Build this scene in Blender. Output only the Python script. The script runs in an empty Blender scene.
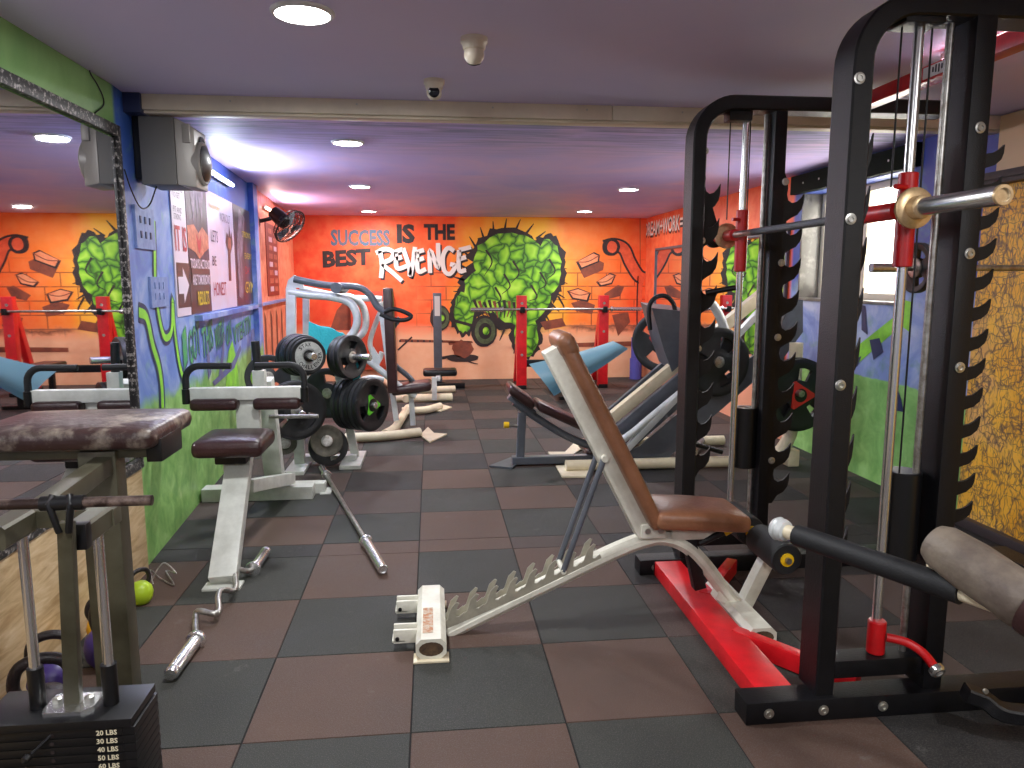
import bpy, bmesh, math, random
from mathutils import Vector as V, Matrix
R_ = random.Random(5)
PI = math.pi

# ---------------------------------------------------------------- camera
F, CH = 740.0, 1.42                      # focal length in pixels of the 1024 px frame, eye height
PIT = math.atan(104 / F); YAW = math.atan(81 / F * math.cos(PIT))
fw = V((math.sin(YAW) * math.cos(PIT), math.cos(YAW) * math.cos(PIT), -math.sin(PIT)))
rt = V((math.cos(YAW), -math.sin(YAW), 0)); up = rt.cross(fw)
CP = V((0, 0, CH))
cam = bpy.data.cameras.new('camera'); cam.sensor_width = 36; cam.lens = F / 1024 * 36; cam.clip_start = .02
co = bpy.data.objects.new('camera', cam); bpy.context.scene.collection.objects.link(co)
co.matrix_world = Matrix.Translation(CP) @ Matrix((rt, up, -fw)).transposed().to_4x4()
sc = bpy.context.scene; sc.camera = co
sc.view_settings.view_transform = 'Standard'; sc.view_settings.look = 'None'
sc.view_settings.gamma = 1; sc.view_settings.use_curve_mapping = False
sc.view_settings.exposure = 1.12
LAMP = 14.0; TUBE = 20.0
# ---------------------------------------------------------------- daylight outside
w = bpy.data.worlds.new('sky'); sc.world = w; w.use_nodes = True
w.node_tree.nodes['Background'].inputs[0].default_value = (1, .97, .9, 1)
w.node_tree.nodes['Background'].inputs[1].default_value = 5.0

def at(x, y, Y):                          # measured point of the place at depth Y
    d = fw * F + rt * (x - 512) + up * (384 - y); return CP + d * (Y / d.y)
def atX(x, y, X):
    d = fw * F + rt * (x - 512) + up * (384 - y); return CP + d * (X / d.x)
def atZ(x, y, z=0.):
    d = fw * F + rt * (x - 512) + up * (384 - y); return CP + d * ((z - CH) / d.z)

# ---------------------------------------------------------------- materials
def nt(name):
    m = bpy.data.materials.new(name); m.use_nodes = True
    return m, m.node_tree.nodes, m.node_tree.links, m.node_tree.nodes['Principled BSDF']
def lin(c): return tuple((v / 255 / 12.92 if v <= 10 else ((v / 255 + .055) / 1.055) ** 2.4) for v in c) + (1,)
def mat(name, col, rough=.5, metal=0., col2=None, scale=8., lo=.35, hi=.65, bump=0., bscale=60., spec=.5, coat=0.):
    m, N, L, b = nt(name)
    b.inputs['Roughness'].default_value = rough; b.inputs['Metallic'].default_value = metal
    b.inputs['Specular IOR Level'].default_value = spec; b.inputs['Coat Weight'].default_value = coat
    c1 = lin(col); b.inputs['Base Color'].default_value = c1
    tc = N.new('ShaderNodeTexCoord')
    if col2 is not None:
        n = N.new('ShaderNodeTexNoise'); n.inputs['Scale'].default_value = scale; n.inputs['Detail'].default_value = 6
        n.inputs['Roughness'].default_value = .65
        L.new(tc.outputs['Object'], n.inputs['Vector'])
        r = N.new('ShaderNodeValToRGB'); r.color_ramp.elements[0].position = lo; r.color_ramp.elements[1].position = hi
        r.color_ramp.elements[0].color = c1; r.color_ramp.elements[1].color = lin(col2)
        L.new(n.outputs['Fac'], r.inputs[0]); L.new(r.outputs[0], b.inputs['Base Color'])
    if bump:
        n2 = N.new('ShaderNodeTexNoise'); n2.inputs['Scale'].default_value = bscale; n2.inputs['Detail'].default_value = 4
        L.new(tc.outputs['Object'], n2.inputs['Vector'])
        bp = N.new('ShaderNodeBump'); bp.inputs['Strength'].default_value = bump; bp.inputs['Distance'].default_value = .01
        L.new(n2.outputs['Fac'], bp.inputs['Height']); L.new(bp.outputs[0], b.inputs['Normal'])
    return m
def emit(name, col, s):
    m, N, L, b = nt(name); b.inputs['Base Color'].default_value = (.8, .8, .8, 1)
    b.inputs['Emission Color'].default_value = col; b.inputs['Emission Strength'].default_value = s
    return m

BLK = mat('black_powder_coat', (9, 9, 12), .4, .0, (15, 15, 19), 40, bump=.25, bscale=300, spec=.4)
BLKP = mat('black_plastic', (16, 16, 18), .35)
FOAM = mat('black_foam', (22, 23, 26), .62, bump=.15, bscale=200)
BOLT = mat('zinc_bolt', (190, 188, 180), .35, .9)
CHROME = mat('chrome', (225, 225, 225), .27, .95)
STEEL = mat('worn_steel', (190, 188, 184), .36, .9, (140, 134, 126), 30)
KNURL = mat('knurled_steel', (128, 132, 138), .42, .9, (90, 92, 96), 200, bump=.4, bscale=600)
RED = mat('red_paint', (208, 20, 26), .38, 0, (176, 14, 20), 12, coat=.2)
REDW = mat('red_worn_paint', (232, 28, 38), .4, 0, (206, 22, 30), 9, coat=.2)
CREAM = mat('cream_paint_chipped', (232, 230, 216), .4, 0, (206, 202, 186), 9)
CREAM2 = mat('yellowed_cream_paint', (234, 222, 192), .4, 0, (212, 198, 168), 6)
SILV = mat('silver_grey_paint', (214, 218, 218), .35, .15, (190, 194, 194), 6)
GREYW = mat('pale_grey_paint', (212, 214, 206), .42, 0, (188, 190, 182), 10)
DGREY = mat('dark_grey_paint', (98, 103, 112), .36, .15, (84, 88, 96), 6)
OLIVE = mat('olive_grey_paint', (98, 95, 78), .36, .35, (78, 74, 58), 5)
BRN = mat('dark_brown_leather', (62, 38, 38), .33, 0, (48, 28, 28), 10, bump=.25, bscale=90)
TAN = mat('tan_leather', (148, 100, 72), .38, 0, (120, 78, 54), 7, bump=.2, bscale=60)
WORNB = mat('worn_brown_leather', (58, 38, 36), .38, 0, (176, 164, 148), 6, .52, .74, bump=.35, bscale=40)
DIRTY = mat('dirty_grey_leather', (128, 116, 102), .55, 0, (92, 80, 72), 8, bump=.35, bscale=30)
RUB = mat('plate_rubber', (20, 21, 24), .45, 0, (28, 29, 32), 20)
RUB2 = mat('plate_rubber_faded', (42, 43, 47), .5, 0, (30, 31, 34), 20)
IRON = mat('rusty_plate_paint', (92, 86, 74), .6, .2, (58, 54, 46), 14)
PLG = mat('green_emblem', (98, 200, 40), .5)
PLR = mat('red_emblem', (200, 40, 34), .5)
PLW = mat('white_lettering', (214, 214, 208), .5)
LBL = mat('label_cream', (216, 206, 176), .6)
YEL = mat('yellow_plastic', (232, 186, 20), .4)
BRASS = mat('bronze_flange', (236, 206, 160), .35, .55, (206, 174, 128), 30)
CYAN = mat('cyan_cloth', (52, 178, 190), .85, bump=.4, bscale=60)
LBLUE = mat('light_blue_plastic', (128, 176, 196), .4)
TEAL = mat('teal_fabric', (40, 150, 120), .8)
MATB = mat('violet_blue_foam', (84, 84, 170), .8)
CAMW = mat('ivory_plastic', (218, 206, 186), .4)
GLASSD = mat('dark_glass', (8, 9, 16), .08)
SPKS = mat('speaker_grey_silver', (164, 160, 154), .42, .2)
SPKD = mat('speaker_cabinet_grey', (112, 111, 108), .55)
KLIME = mat('lime_vinyl', (170, 200, 40), .4); KYEL = mat('amber_vinyl', (230, 170, 20), .4)
KPUR = mat('purple_vinyl', (60, 42, 110), .4); KPNK = mat('pink_vinyl', (210, 60, 90), .4)
KIRN = mat('kettlebell_iron', (34, 30, 32), .38, .3, (54, 46, 46), 40, bump=.3, bscale=120)
DAMASK = mat('damask_frame', (32, 30, 32), .45, 0, (166, 160, 156), 60, .52, .62)
WOODC = mat('cream_beam_paint', (232, 220, 196), .5, 0, (214, 202, 180), 3)
PELM = mat('dark_green_box', (16, 26, 18), .8, spec=.15)
STONE = mat('grey_marble', (112, 110, 106), .3, 0, (160, 158, 152), 5, .5, .7)
WINF = mat('window_frame_cream', (208, 200, 180), .4)
PANELC = mat('cream_panel', (206, 180, 140), .5)
SWBX = mat('blue_switch_box', (104, 124, 178), .5, 0, (130, 150, 196), 20)
CABR = mat('cabinet_red_orange', (196, 70, 42), .6)
WHT = mat('white_plastic', (225, 225, 225), .4)
LAMPM = emit('led_diffuser', (1, .98, .95, 1), 14)
TUBEM = emit('tube_light', (.93, .96, 1, 1), 9)
TUBEW = emit('tube_light_warm', (1, .8, .66, 1), 8)

def ramp(N, pts, inp, L):
    r = N.new('ShaderNodeValToRGB'); e = r.color_ramp.elements
    while len(e) < len(pts): e.new(.5)
    for k, (p, c) in enumerate(pts): e[k].position = p; e[k].color = lin(c)
    L.new(inp, r.inputs[0]); return r.outputs[0]
def noise(N, L, vec, s, d=4, dist=0., r=.6):
    n = N.new('ShaderNodeTexNoise'); n.inputs['Scale'].default_value = s; n.inputs['Detail'].default_value = d
    n.inputs['Distortion'].default_value = dist; n.inputs['Roughness'].default_value = r
    L.new(vec, n.inputs['Vector']); return n.outputs['Fac']
def mth(N, L, op, a, b=None, c=None):
    m = N.new('ShaderNodeMath'); m.operation = op
    for i, v in enumerate((a, b, c)):
        if v is None: continue
        if isinstance(v, (int, float)): m.inputs[i].default_value = v
        else: L.new(v, m.inputs[i])
    return m.outputs[0]
def mixc(N, L, f, a, b):
    m = N.new('ShaderNodeMix'); m.data_type = 'RGBA'
    for s, v in ((m.inputs[0], f), (m.inputs[6], a), (m.inputs[7], b)):
        if isinstance(v, (int, float)): s.default_value = v
        elif isinstance(v, tuple): s.default_value = v
        else: L.new(v, s)
    return m.outputs[2]
def step(N, L, v, lo, hi):
    m = N.new('ShaderNodeMapRange'); m.inputs[1].default_value = lo; m.inputs[2].default_value = hi
    if isinstance(v, (int, float)): m.inputs[0].default_value = v
    else: L.new(v, m.inputs[0])
    return m.outputs[0]
def coords(N, L, scale=None):
    tc = N.new('ShaderNodeTexCoord'); s = N.new('ShaderNodeSeparateXYZ'); L.new(tc.outputs['Object'], s.inputs[0])
    return tc.outputs['Object'], s.outputs[0], s.outputs[1], s.outputs[2]

def m_back():
    m, N, L, b = nt('mural_orange_wall'); o, x, y, z = coords(N, L)
    n = noise(N, L, o, 1.3, 4); n2 = noise(N, L, o, 6, 5)
    xx = mth(N, L, 'ADD', x, mth(N, L, 'MULTIPLY_ADD', n, 1.2, -.6))
    xx = mth(N, L, 'ADD', xx, mth(N, L, 'MULTIPLY', z, -.05))
    base = ramp(N, [(0, (226, 62, 30)), (.42, (246, 92, 34)), (.52, (250, 168, 34)), (.68, (252, 196, 40)), (.78, (248, 130, 34)), (1, (236, 74, 34))],
                step(N, L, xx, -2., 3.1), L)
    base = mixc(N, L, step(N, L, n2, .35, .8), base, mixc(N, L, .25, base, lin((255, 190, 120))))
    # brick joints
    cv = N.new('ShaderNodeCombineXYZ'); L.new(x, cv.inputs[0]); L.new(z, cv.inputs[1])
    bt = N.new('ShaderNodeTexBrick'); L.new(cv.outputs[0], bt.inputs['Vector']); bt.inputs['Scale'].default_value = 1
    bt.inputs['Brick Width'].default_value = .42; bt.inputs['Row Height'].default_value = .19; bt.inputs['Mortar Size'].default_value = .011
    bt.inputs['Mortar Smooth'].default_value = .6
    top = mth(N, L, 'ADD', z, mth(N, L, 'MULTIPLY', n, .5))
    msk = mth(N, L, 'MULTIPLY', step(N, L, top, 1.98, 1.85), step(N, L, z, .62, .72))
    msk = mth(N, L, 'MULTIPLY', msk, step(N, L, x, -.35, .1))
    msk = mth(N, L, 'MULTIPLY', msk, step(N, L, n2, .25, .5))
    base = mixc(N, L, mth(N, L, 'MULTIPLY', mth(N, L, 'MULTIPLY', bt.outputs['Fac'], msk), .75), base, lin((110, 48, 30)))
    low = mth(N, L, 'ADD', z, mth(N, L, 'MULTIPLY_ADD', n2, .25, -.12))
    base = mixc(N, L, step(N, L, low, .82, .6), base, ramp(N, [(0, (232, 160, 118)), (1, (250, 200, 160))], n2, L))
    # dark streak band between bricks and lower dado
    bd = mth(N, L, 'ABSOLUTE', mth(N, L, 'SUBTRACT', low, .74))
    bandm = mth(N, L, 'MULTIPLY', step(N, L, bd, .06, .0), mth(N, L, 'MULTIPLY', step(N, L, x, .1, .5), step(N, L, n, .42, .55)))
    base = mixc(N, L, mth(N, L, 'MULTIPLY', bandm, .75), base, lin((60, 40, 36)))
    L.new(base, b.inputs['Base Color']); b.inputs['Roughness'].default_value = .55
    return m
def m_left():
    m, N, L, b = nt('blue_green_wall_paint'); o, x, y, z = coords(N, L)
    n = noise(N, L, o, 2.6, 5, 1.); n2 = noise(N, L, o, 9, 6, .5)
    blue = ramp(N, [(.3, (66, 92, 178)), (.5, (108, 136, 202)), (.68, (158, 176, 214))], n, L)
    blue = mixc(N, L, step(N, L, z, 1.75, 2.05), blue, lin((52, 92, 176)))
    blue = mixc(N, L, mth(N, L, 'MULTIPLY', step(N, L, n2, .56, .75), .45), blue, lin((120, 180, 130)))
    blue = mixc(N, L, step(N, L, y, 7.35, 7.4), blue, ramp(N, [(.3, (214, 96, 66)), (.7, (240, 158, 122))], n2, L))
    green = ramp(N, [(.35, (112, 164, 84)), (.6, (150, 194, 112)), (.75, (186, 208, 150))], n2, L)
    e = mth(N, L, 'ADD', z, mth(N, L, 'MULTIPLY_ADD', n, .3, -.15))
    f = mth(N, L, 'MULTIPLY', step(N, L, e, .84, .76), step(N, L, y, 7.36, 7.3))
    c = mixc(N, L, f, blue, green)
    c = mixc(N, L, step(N, L, y, 3.72, 3.68), c, ramp(N, [(.35, (104, 148, 84)), (.7, (136, 176, 108))], n, L))
    L.new(c, b.inputs['Base Color']); b.inputs['Roughness'].default_value = .45
    return m
def m_right():
    m, N, L, b = nt('blue_green_orange_wall_paint'); o, x, y, z = coords(N, L)
    n = noise(N, L, o, 2.2, 5, 1.); n2 = noise(N, L, o, 7, 6, .5)
    blue = ramp(N, [(.3, (88, 112, 180)), (.5, (134, 156, 208)), (.7, (186, 198, 222))], n, L)
    blue = mixc(N, L, step(N, L, z, 1.3, 1.45), blue, lin((58, 78, 160)))
    blue = mixc(N, L, mth(N, L, 'MULTIPLY', step(N, L, n2, .52, .7), .5), blue, lin((96, 150, 110)))
    green = ramp(N, [(.35, (118, 176, 92)), (.6, (152, 206, 120)), (.8, (176, 218, 146))], n2, L)
    c = mixc(N, L, step(N, L, mth(N, L, 'ADD', z, mth(N, L, 'MULTIPLY_ADD', n, .1, -.05)), .735, .725), blue, green)
    org = ramp(N, [(.3, (226, 76, 38)), (.7, (242, 128, 84))], n2, L)
    org = mixc(N, L, step(N, L, z, .8, .5), org, lin((230, 160, 128)))
    c = mixc(N, L, step(N, L, y, 6.15, 6.2), c, org)
    L.new(c, b.inputs['Base Color']); b.inputs['Roughness'].default_value = .5
    return m
def m_ceil():
    m, N, L, b = nt('purple_ceiling_paint'); o, x, y, z = coords(N, L)
    n = noise(N, L, o, .8, 4, .6); n2 = noise(N, L, o, 3, 4)
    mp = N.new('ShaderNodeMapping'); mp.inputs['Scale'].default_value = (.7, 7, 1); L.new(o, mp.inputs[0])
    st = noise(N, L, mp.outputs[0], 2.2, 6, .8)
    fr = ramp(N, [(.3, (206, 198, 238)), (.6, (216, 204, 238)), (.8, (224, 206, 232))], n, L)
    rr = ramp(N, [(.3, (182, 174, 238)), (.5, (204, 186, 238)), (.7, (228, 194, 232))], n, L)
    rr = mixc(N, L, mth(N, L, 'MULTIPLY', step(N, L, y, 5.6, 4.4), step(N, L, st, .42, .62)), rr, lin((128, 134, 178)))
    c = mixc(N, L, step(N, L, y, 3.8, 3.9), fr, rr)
    c = mixc(N, L, mth(N, L, 'MULTIPLY', step(N, L, n2, .6, .8), .2), c, lin((228, 214, 236)))
    L.new(c, b.inputs['Base Color']); b.inputs['Roughness'].default_value = .6
    return m
def m_yellow():
    m, N, L, b = nt('ochre_branch_wallpaper'); o, x, y, z = coords(N, L)
    n = noise(N, L, o, 3, 4); dn = N.new('ShaderNodeTexNoise'); dn.inputs['Scale'].default_value = 14; L.new(o, dn.inputs['Vector'])
    vm = N.new('ShaderNodeVectorMath'); vm.operation = 'MULTIPLY_ADD'; vm.inputs[1].default_value = (.05, .05, .05)
    L.new(dn.outputs['Color'], vm.inputs[0]); L.new(o, vm.inputs[2])
    base = ramp(N, [(.35, (232, 168, 40)), (.55, (246, 190, 62)), (.7, (222, 174, 106))], n, L)
    for sc_, th, sx in ((8, .022, (1, 2.6, .7)), (13, .03, (1, 1.1, .3)), (9, .02, (1, .6, 2.2)), (26, .04, (1, 1.6, .5))):
        mp = N.new('ShaderNodeMapping'); mp.inputs['Scale'].default_value = sx; mp.inputs['Rotation'].default_value = (.9 * sx[1] - .8, 0, 0)
        L.new(vm.outputs[0], mp.inputs[0])
        v = N.new('ShaderNodeTexVoronoi'); v.feature = 'DISTANCE_TO_EDGE'; v.inputs['Scale'].default_value = sc_; L.new(mp.outputs[0], v.inputs['Vector'])
        ln = mth(N, L, 'MULTIPLY', step(N, L, v.outputs['Distance'], th * 2.2, th * .6), step(N, L, noise(N, L, o, 5 + sc_ * .3, 3), .4, .5))
        base = mixc(N, L, mth(N, L, 'MULTIPLY', ln, .68), base, lin((74, 58, 62)))
    L.new(base, b.inputs['Base Color']); b.inputs['Roughness'].default_value = .5
    return m
def m_trav():
    m, N, L, b = nt('travertine_tile'); o, x, y, z = coords(N, L)
    mp = N.new('ShaderNodeMapping'); mp.inputs['Scale'].default_value = (1, 1.5, 9); mp.inputs['Rotation'].default_value = (.25, 0, 0); L.new(o, mp.inputs[0])
    n = noise(N, L, mp.outputs[0], 3, 6, 1.)
    c = ramp(N, [(.3, (166, 134, 92)), (.5, (200, 172, 130)), (.7, (222, 200, 164))], n, L)
    L.new(c, b.inputs['Base Color']); b.inputs['Roughness'].default_value = .3
    return m
def m_rubber(name, c1, c2):
    m, N, L, b = nt(name); o, x, y, z = coords(N, L)
    n = noise(N, L, o, 2.5, 6); f = noise(N, L, o, 260, 2)
    c = ramp(N, [(.3, c1), (.7, c2)], n, L)
    c = mixc(N, L, mth(N, L, 'MULTIPLY', step(N, L, f, .5, .72), .5), c, lin((108, 104, 98)))
    sp = noise(N, L, o, 5, 8, 0, .75)
    c = mixc(N, L, mth(N, L, 'MULTIPLY', step(N, L, sp, .62, .70), .45), c, lin((112, 110, 106)))
    L.new(c, b.inputs['Base Color'])
    L.new(ramp(N, [(.3, (196, 196, 196)), (.7, (226, 226, 226))], n, L), b.inputs['Roughness']); b.inputs['Specular IOR Level'].default_value = .3
    bp = N.new('ShaderNodeBump'); bp.inputs['Strength'].default_value = .6; bp.inputs['Distance'].default_value = .004
    L.new(f, bp.inputs['Height']); L.new(bp.outputs[0], b.inputs['Normal'])
    return m
TD = m_rubber('dark_rubber_tile', (43, 45, 43), (58, 59, 55)); TB = m_rubber('brown_rubber_tile', (76, 57, 49), (94, 73, 64))
TM = m_rubber('faded_brown_tile', (62, 50, 47), (78, 65, 60)); TK = m_rubber('black_rubber_tile', (36, 36, 38), (48, 47, 47))
GAP = mat('tile_gap', (20, 18, 18), .9)
def m_green():
    m, N, L, b = nt('lime_mural_paint'); o, x, y, z = coords(N, L)
    v = N.new('ShaderNodeTexVoronoi'); v.feature = 'DISTANCE_TO_EDGE'; v.inputs['Scale'].default_value = 5.5
    dn = N.new('ShaderNodeTexNoise'); dn.inputs['Scale'].default_value = 4; L.new(o, dn.inputs['Vector'])
    vm = N.new('ShaderNodeVectorMath'); vm.operation = 'MULTIPLY_ADD'; vm.inputs[1].default_value = (.3, .0, .3)
    L.new(dn.outputs['Color'], vm.inputs[0]); L.new(o, vm.inputs[2]); L.new(vm.outputs[0], v.inputs['Vector'])
    c = ramp(N, [(0, (40, 70, 24)), (.06, (84, 150, 34)), (.2, (140, 206, 44)), (.5, (190, 236, 84))], v.outputs['Distance'], L)
    L.new(c, b.inputs['Base Color']); b.inputs['Roughness'].default_value = .55
    return m
MB_, ML, MR, MC, MY, MT, MG = m_back(), m_left(), m_right(), m_ceil(), m_yellow(), m_trav(), m_green()
INK = mat('black_mural_paint', (34, 28, 30), .6, 0, (54, 40, 38), 6)
SHD = mat('brown_mural_and_shadow_paint', (110, 58, 44), .6, 0, (150, 78, 52), 8)
BRK = mat('pale_brick_paint', (226, 128, 84), .6, 0, (240, 160, 112), 9)
PIPO = mat('orange_pipe_paint', (238, 104, 62), .6, 0, (206, 78, 46), 8)
SLATE = mat('slate_blue_paint', (70, 104, 128), .6, 0, (104, 100, 112), 9)
LIME = mat('lime_line_paint', (150, 226, 60), .5, 0, (120, 190, 70), 9)
TEALP = mat('teal_letter_paint', (60, 128, 128), .5, 0, (80, 168, 80), 14)
DKBL = mat('dark_blue_paint', (44, 54, 92), .5)
WHP = mat('white_mural_paint', (228, 220, 214), .6)
PURP = mat('grey_purple_paint', (112, 104, 140), .6, 0, (96, 110, 160), 8)
PGRY = mat('painted_grey_green', (96, 110, 70), .6, 0, (60, 66, 48), 10)
PW = mat('poster_paper_lilac', (206, 198, 214), .3); PWP = mat('poster_paper_pink', (214, 190, 200), .3, 0, (206, 204, 224), 2)
PD = mat('poster_dark', (60, 44, 44), .3); PSK = mat('poster_skin', (206, 128, 100), .4, 0, (150, 80, 64), 14)
PRD = mat('poster_red', (176, 40, 50), .4); PBLK = mat('poster_black', (36, 32, 40), .35, 0, (70, 60, 84), 6)
PYL = mat('poster_yellow', (214, 186, 60), .4); PHAIR = mat('poster_brown', (84, 66, 74), .4, 0, (150, 136, 160), 12)

# ---------------------------------------------------------------- mesh builder
def frame_to(d):
    d = V(d).normalized(); a = V((0, 0, 1)) if abs(d.z) < .9 else V((0, 1, 0))
    x = a.cross(d).normalized(); return x, d.cross(x).normalized(), d
class M:
    def __init__(s): s.bm = bmesh.new(); s.k = 0
    def f(s, vs, smooth=False):
        try: fc = s.bm.faces.new(vs)
        except ValueError: return
        fc.material_index = s.k; fc.smooth = smooth; return fc
    def hexa(s, ps, bev=0):
        vs = [s.bm.verts.new(p) for p in ps]
        fs = [s.f([vs[i] for i in q]) for q in ((0, 3, 2, 1), (4, 5, 6, 7), (0, 1, 5, 4), (1, 2, 6, 5), (2, 3, 7, 6), (3, 0, 4, 7))]
        if bev:
            ed = set(e for f_ in fs for e in f_.edges)
            r = bmesh.ops.bevel(s.bm, geom=list(ed), offset=bev, segments=2, affect='EDGES', profile=.6)
            for f_ in r['faces']: f_.material_index = s.k
        return s
    def box(s, a, b, bev=0):
        (x0, y0, z0), (x1, y1, z1) = a, b
        x0, x1 = sorted((x0, x1)); y0, y1 = sorted((y0, y1)); z0, z1 = sorted((z0, z1))
        return s.hexa([(x0, y0, z0), (x1, y0, z0), (x1, y1, z0), (x0, y1, z0), (x0, y0, z1), (x1, y0, z1), (x1, y1, z1), (x0, y1, z1)], bev)
    def bar(s, p, q, wd, h, side=None, bev=.004):
        p, q = V(p), V(q); d = (q - p).normalized()
        if side is None: side = V((0, 1, 0)) if abs(d.y) < .8 else V((1, 0, 0))
        sd = V(side); sd = (sd - d * sd.dot(d)).normalized(); n = d.cross(sd)
        a, b = sd * wd / 2, n * h / 2
        return s.hexa([p - a - b, p + a - b, p + a + b, p - a + b, q - a - b, q + a - b, q + a + b, q - a + b], bev)
    def sweep(s, pts, sec, side=None, cap=True, smooth=True):
        pts = [V(p) for p in pts]; n = len(pts); rings = []
        d0 = (pts[1] - pts[0]).normalized()
        if side is None: x = frame_to(d0)[0]
        else: x = V(side)
        for i, p in enumerate(pts):
            a = (pts[i] - pts[i - 1]).normalized() if i else None
            b = (pts[i + 1] - pts[i]).normalized() if i < n - 1 else None
            d = (a + b).normalized() if a and b else (a or b)
            x = (x - d * x.dot(d)).normalized(); y = d.cross(x)
            k = 1.
            if a and b: k = 1 / max(.5, math.cos(a.angle(b) / 2))
            bend = (b - a) if a and b else V((0, 0, 0))
            ring = []
            for (u, v_) in sec:
                o = x * u + y * v_
                if bend.length > .02: bn = bend.normalized(); o = o + bn * (o.dot(bn) * (k - 1))
                ring.append(s.bm.verts.new(p + o))
            rings.append(ring)
        m_ = len(sec)
        for i in range(n - 1):
            for j in range(m_): s.f([rings[i][j], rings[i][(j + 1) % m_], rings[i + 1][(j + 1) % m_], rings[i + 1][j]], smooth)
        if cap: s.f(rings[0][::-1]); s.f(rings[-1])
        return s
    def tube(s, pts, r, n=14, cap=True, side=None, sx=1.):
        return s.sweep(pts, [(r * sx * math.cos(2 * PI * i / n), r * math.sin(2 * PI * i / n)) for i in range(n)], side, cap)
    def rtube(s, pts, wd, h, side, smooth=False, c=.006):   # rectangular tube with softened corners
        a, b = wd / 2, h / 2
        return s.sweep(pts, [(a, -b + c), (a, b - c), (a - c, b), (-a + c, b), (-a, b - c), (-a, -b + c), (-a + c, -b), (a - c, -b)], side, True, smooth)
    def lathe(s, prof, o, d, n=32):
        x, y, d = frame_to(d); o = V(o); rings = []
        for r, t in prof:
            rings.append([s.bm.verts.new(o + d * t + (x * math.cos(2 * PI * i / n) + y * math.sin(2 * PI * i / n)) * max(r, 1e-5)) for i in range(n)])
        for a, b in zip(rings, rings[1:]):
            for i in range(n): s.f([a[i], a[(i + 1) % n], b[(i + 1) % n], b[i]], True)
        s.f(rings[0][::-1]); s.f(rings[-1]); return s
    def cyl(s, p, q, r, n=20, c=0.):
        p, q = V(p), V(q); l = (q - p).length
        pr = [(r, 0), (r, l)] if not c else [(r - c, 0), (r, c), (r, l - c), (r - c, l)]
        return s.lathe(pr, p, q - p, n)
    def prism(s, poly, vec, smooth=False):
        vec = V(vec); a = [s.bm.verts.new(p) for p in poly]; b = [s.bm.verts.new(V(p) + vec) for p in poly]
        s.f(a[::-1]); s.f(b); n = len(a)
        for i in range(n): s.f([a[i], a[(i + 1) % n], b[(i + 1) % n], b[i]], smooth)
        return s
    def pad(s, c, half, X=(1, 0, 0), Y=(0, 1, 0), Z=(0, 0, 1), r=.02, n=8, crown=0., taper=0.):
        c = V(c); X, Y, Z = V(X).normalized(), V(Y).normalized(), V(Z).normalized(); h = half; cache = {}
        rr = [min(r, hh * .98) for hh in h]
        def vert(u):
            key = tuple(round(t, 4) for t in u)
            if key in cache: return cache[key]
            p = [u[i] * h[i] for i in range(3)]
            q = [max(-(h[i] - rr[i]), min(h[i] - rr[i], p[i])) for i in range(3)]
            d = V([(p[i] - q[i]) / rr[i] for i in range(3)])
            if d.length > 1e-6:
                d = d.normalized(); p = [q[i] + d[i] * rr[i] for i in range(3)]
            if crown and u[2] > 0: p[2] += crown * (1 - u[0] ** 2) * (1 - u[1] ** 2) * u[2]
            if taper: p[1] *= 1 - taper * (u[0] + 1) / 2
            v_ = s.bm.verts.new(c + X * p[0] + Y * p[1] + Z * p[2]); cache[key] = v_; return v_
        g = sorted(set([-1 + 2 * i / n for i in range(n + 1)]))
        for ax in range(3):
            # finer near the edges
            for sg in (-1, 1):
                def gl(i): 
                    e = 1 - rr[i] / h[i]; out = [-1, -1 + (1 - e) * .35, -e]
                    k = 5; out += [-e + 2 * e * t / k for t in range(1, k)]
                    return out + [e, 1 - (1 - e) * .35, 1]
                a1, a2 = (ax + 1) % 3, (ax + 2) % 3; G1, G2 = gl(a1), gl(a2)
                for i in range(len(G1) - 1):
                    for j in range(len(G2) - 1):
                        vs = []
                        for (p_, q_) in ((G1[i], G2[j]), (G1[i + 1], G2[j]), (G1[i + 1], G2[j + 1]), (G1[i], G2[j + 1])):
                            u = [0, 0, 0]; u[ax] = sg; u[a1] = p_; u[a2] = q_; vs.append(vert(u))
                        if sg < 0: vs.reverse()
                        s.f(vs, True)
        return s
    def text(s, body, o, X, Y, w_, h_, thick=.001, bold=0., shear=0.):
        cu = bpy.data.curves.new('t', 'FONT'); cu.body = body; cu.offset = bold; cu.shear = shear; cu.resolution_u = 2
        to = bpy.data.objects.new('t', cu); me = bpy.data.meshes.new_from_object(to)
        xs = [v.co.x for v in me.vertices]; ys = [v.co.y for v in me.vertices]
        X, Y, o = V(X).normalized(), V(Y).normalized(), V(o); n = X.cross(Y) * thick
        ax, bx, ay, by = min(xs), max(xs), min(ys), max(ys)
        vs = [s.bm.verts.new(o + X * ((v.co.x - ax) / (bx - ax) * w_) + Y * ((v.co.y - ay) / (by - ay) * h_) + n) for v in me.vertices]
        for p in me.polygons: s.f([vs[i] for i in p.vertices])
        bpy.data.objects.remove(to); bpy.data.curves.remove(cu); bpy.data.meshes.remove(me); return s

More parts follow.
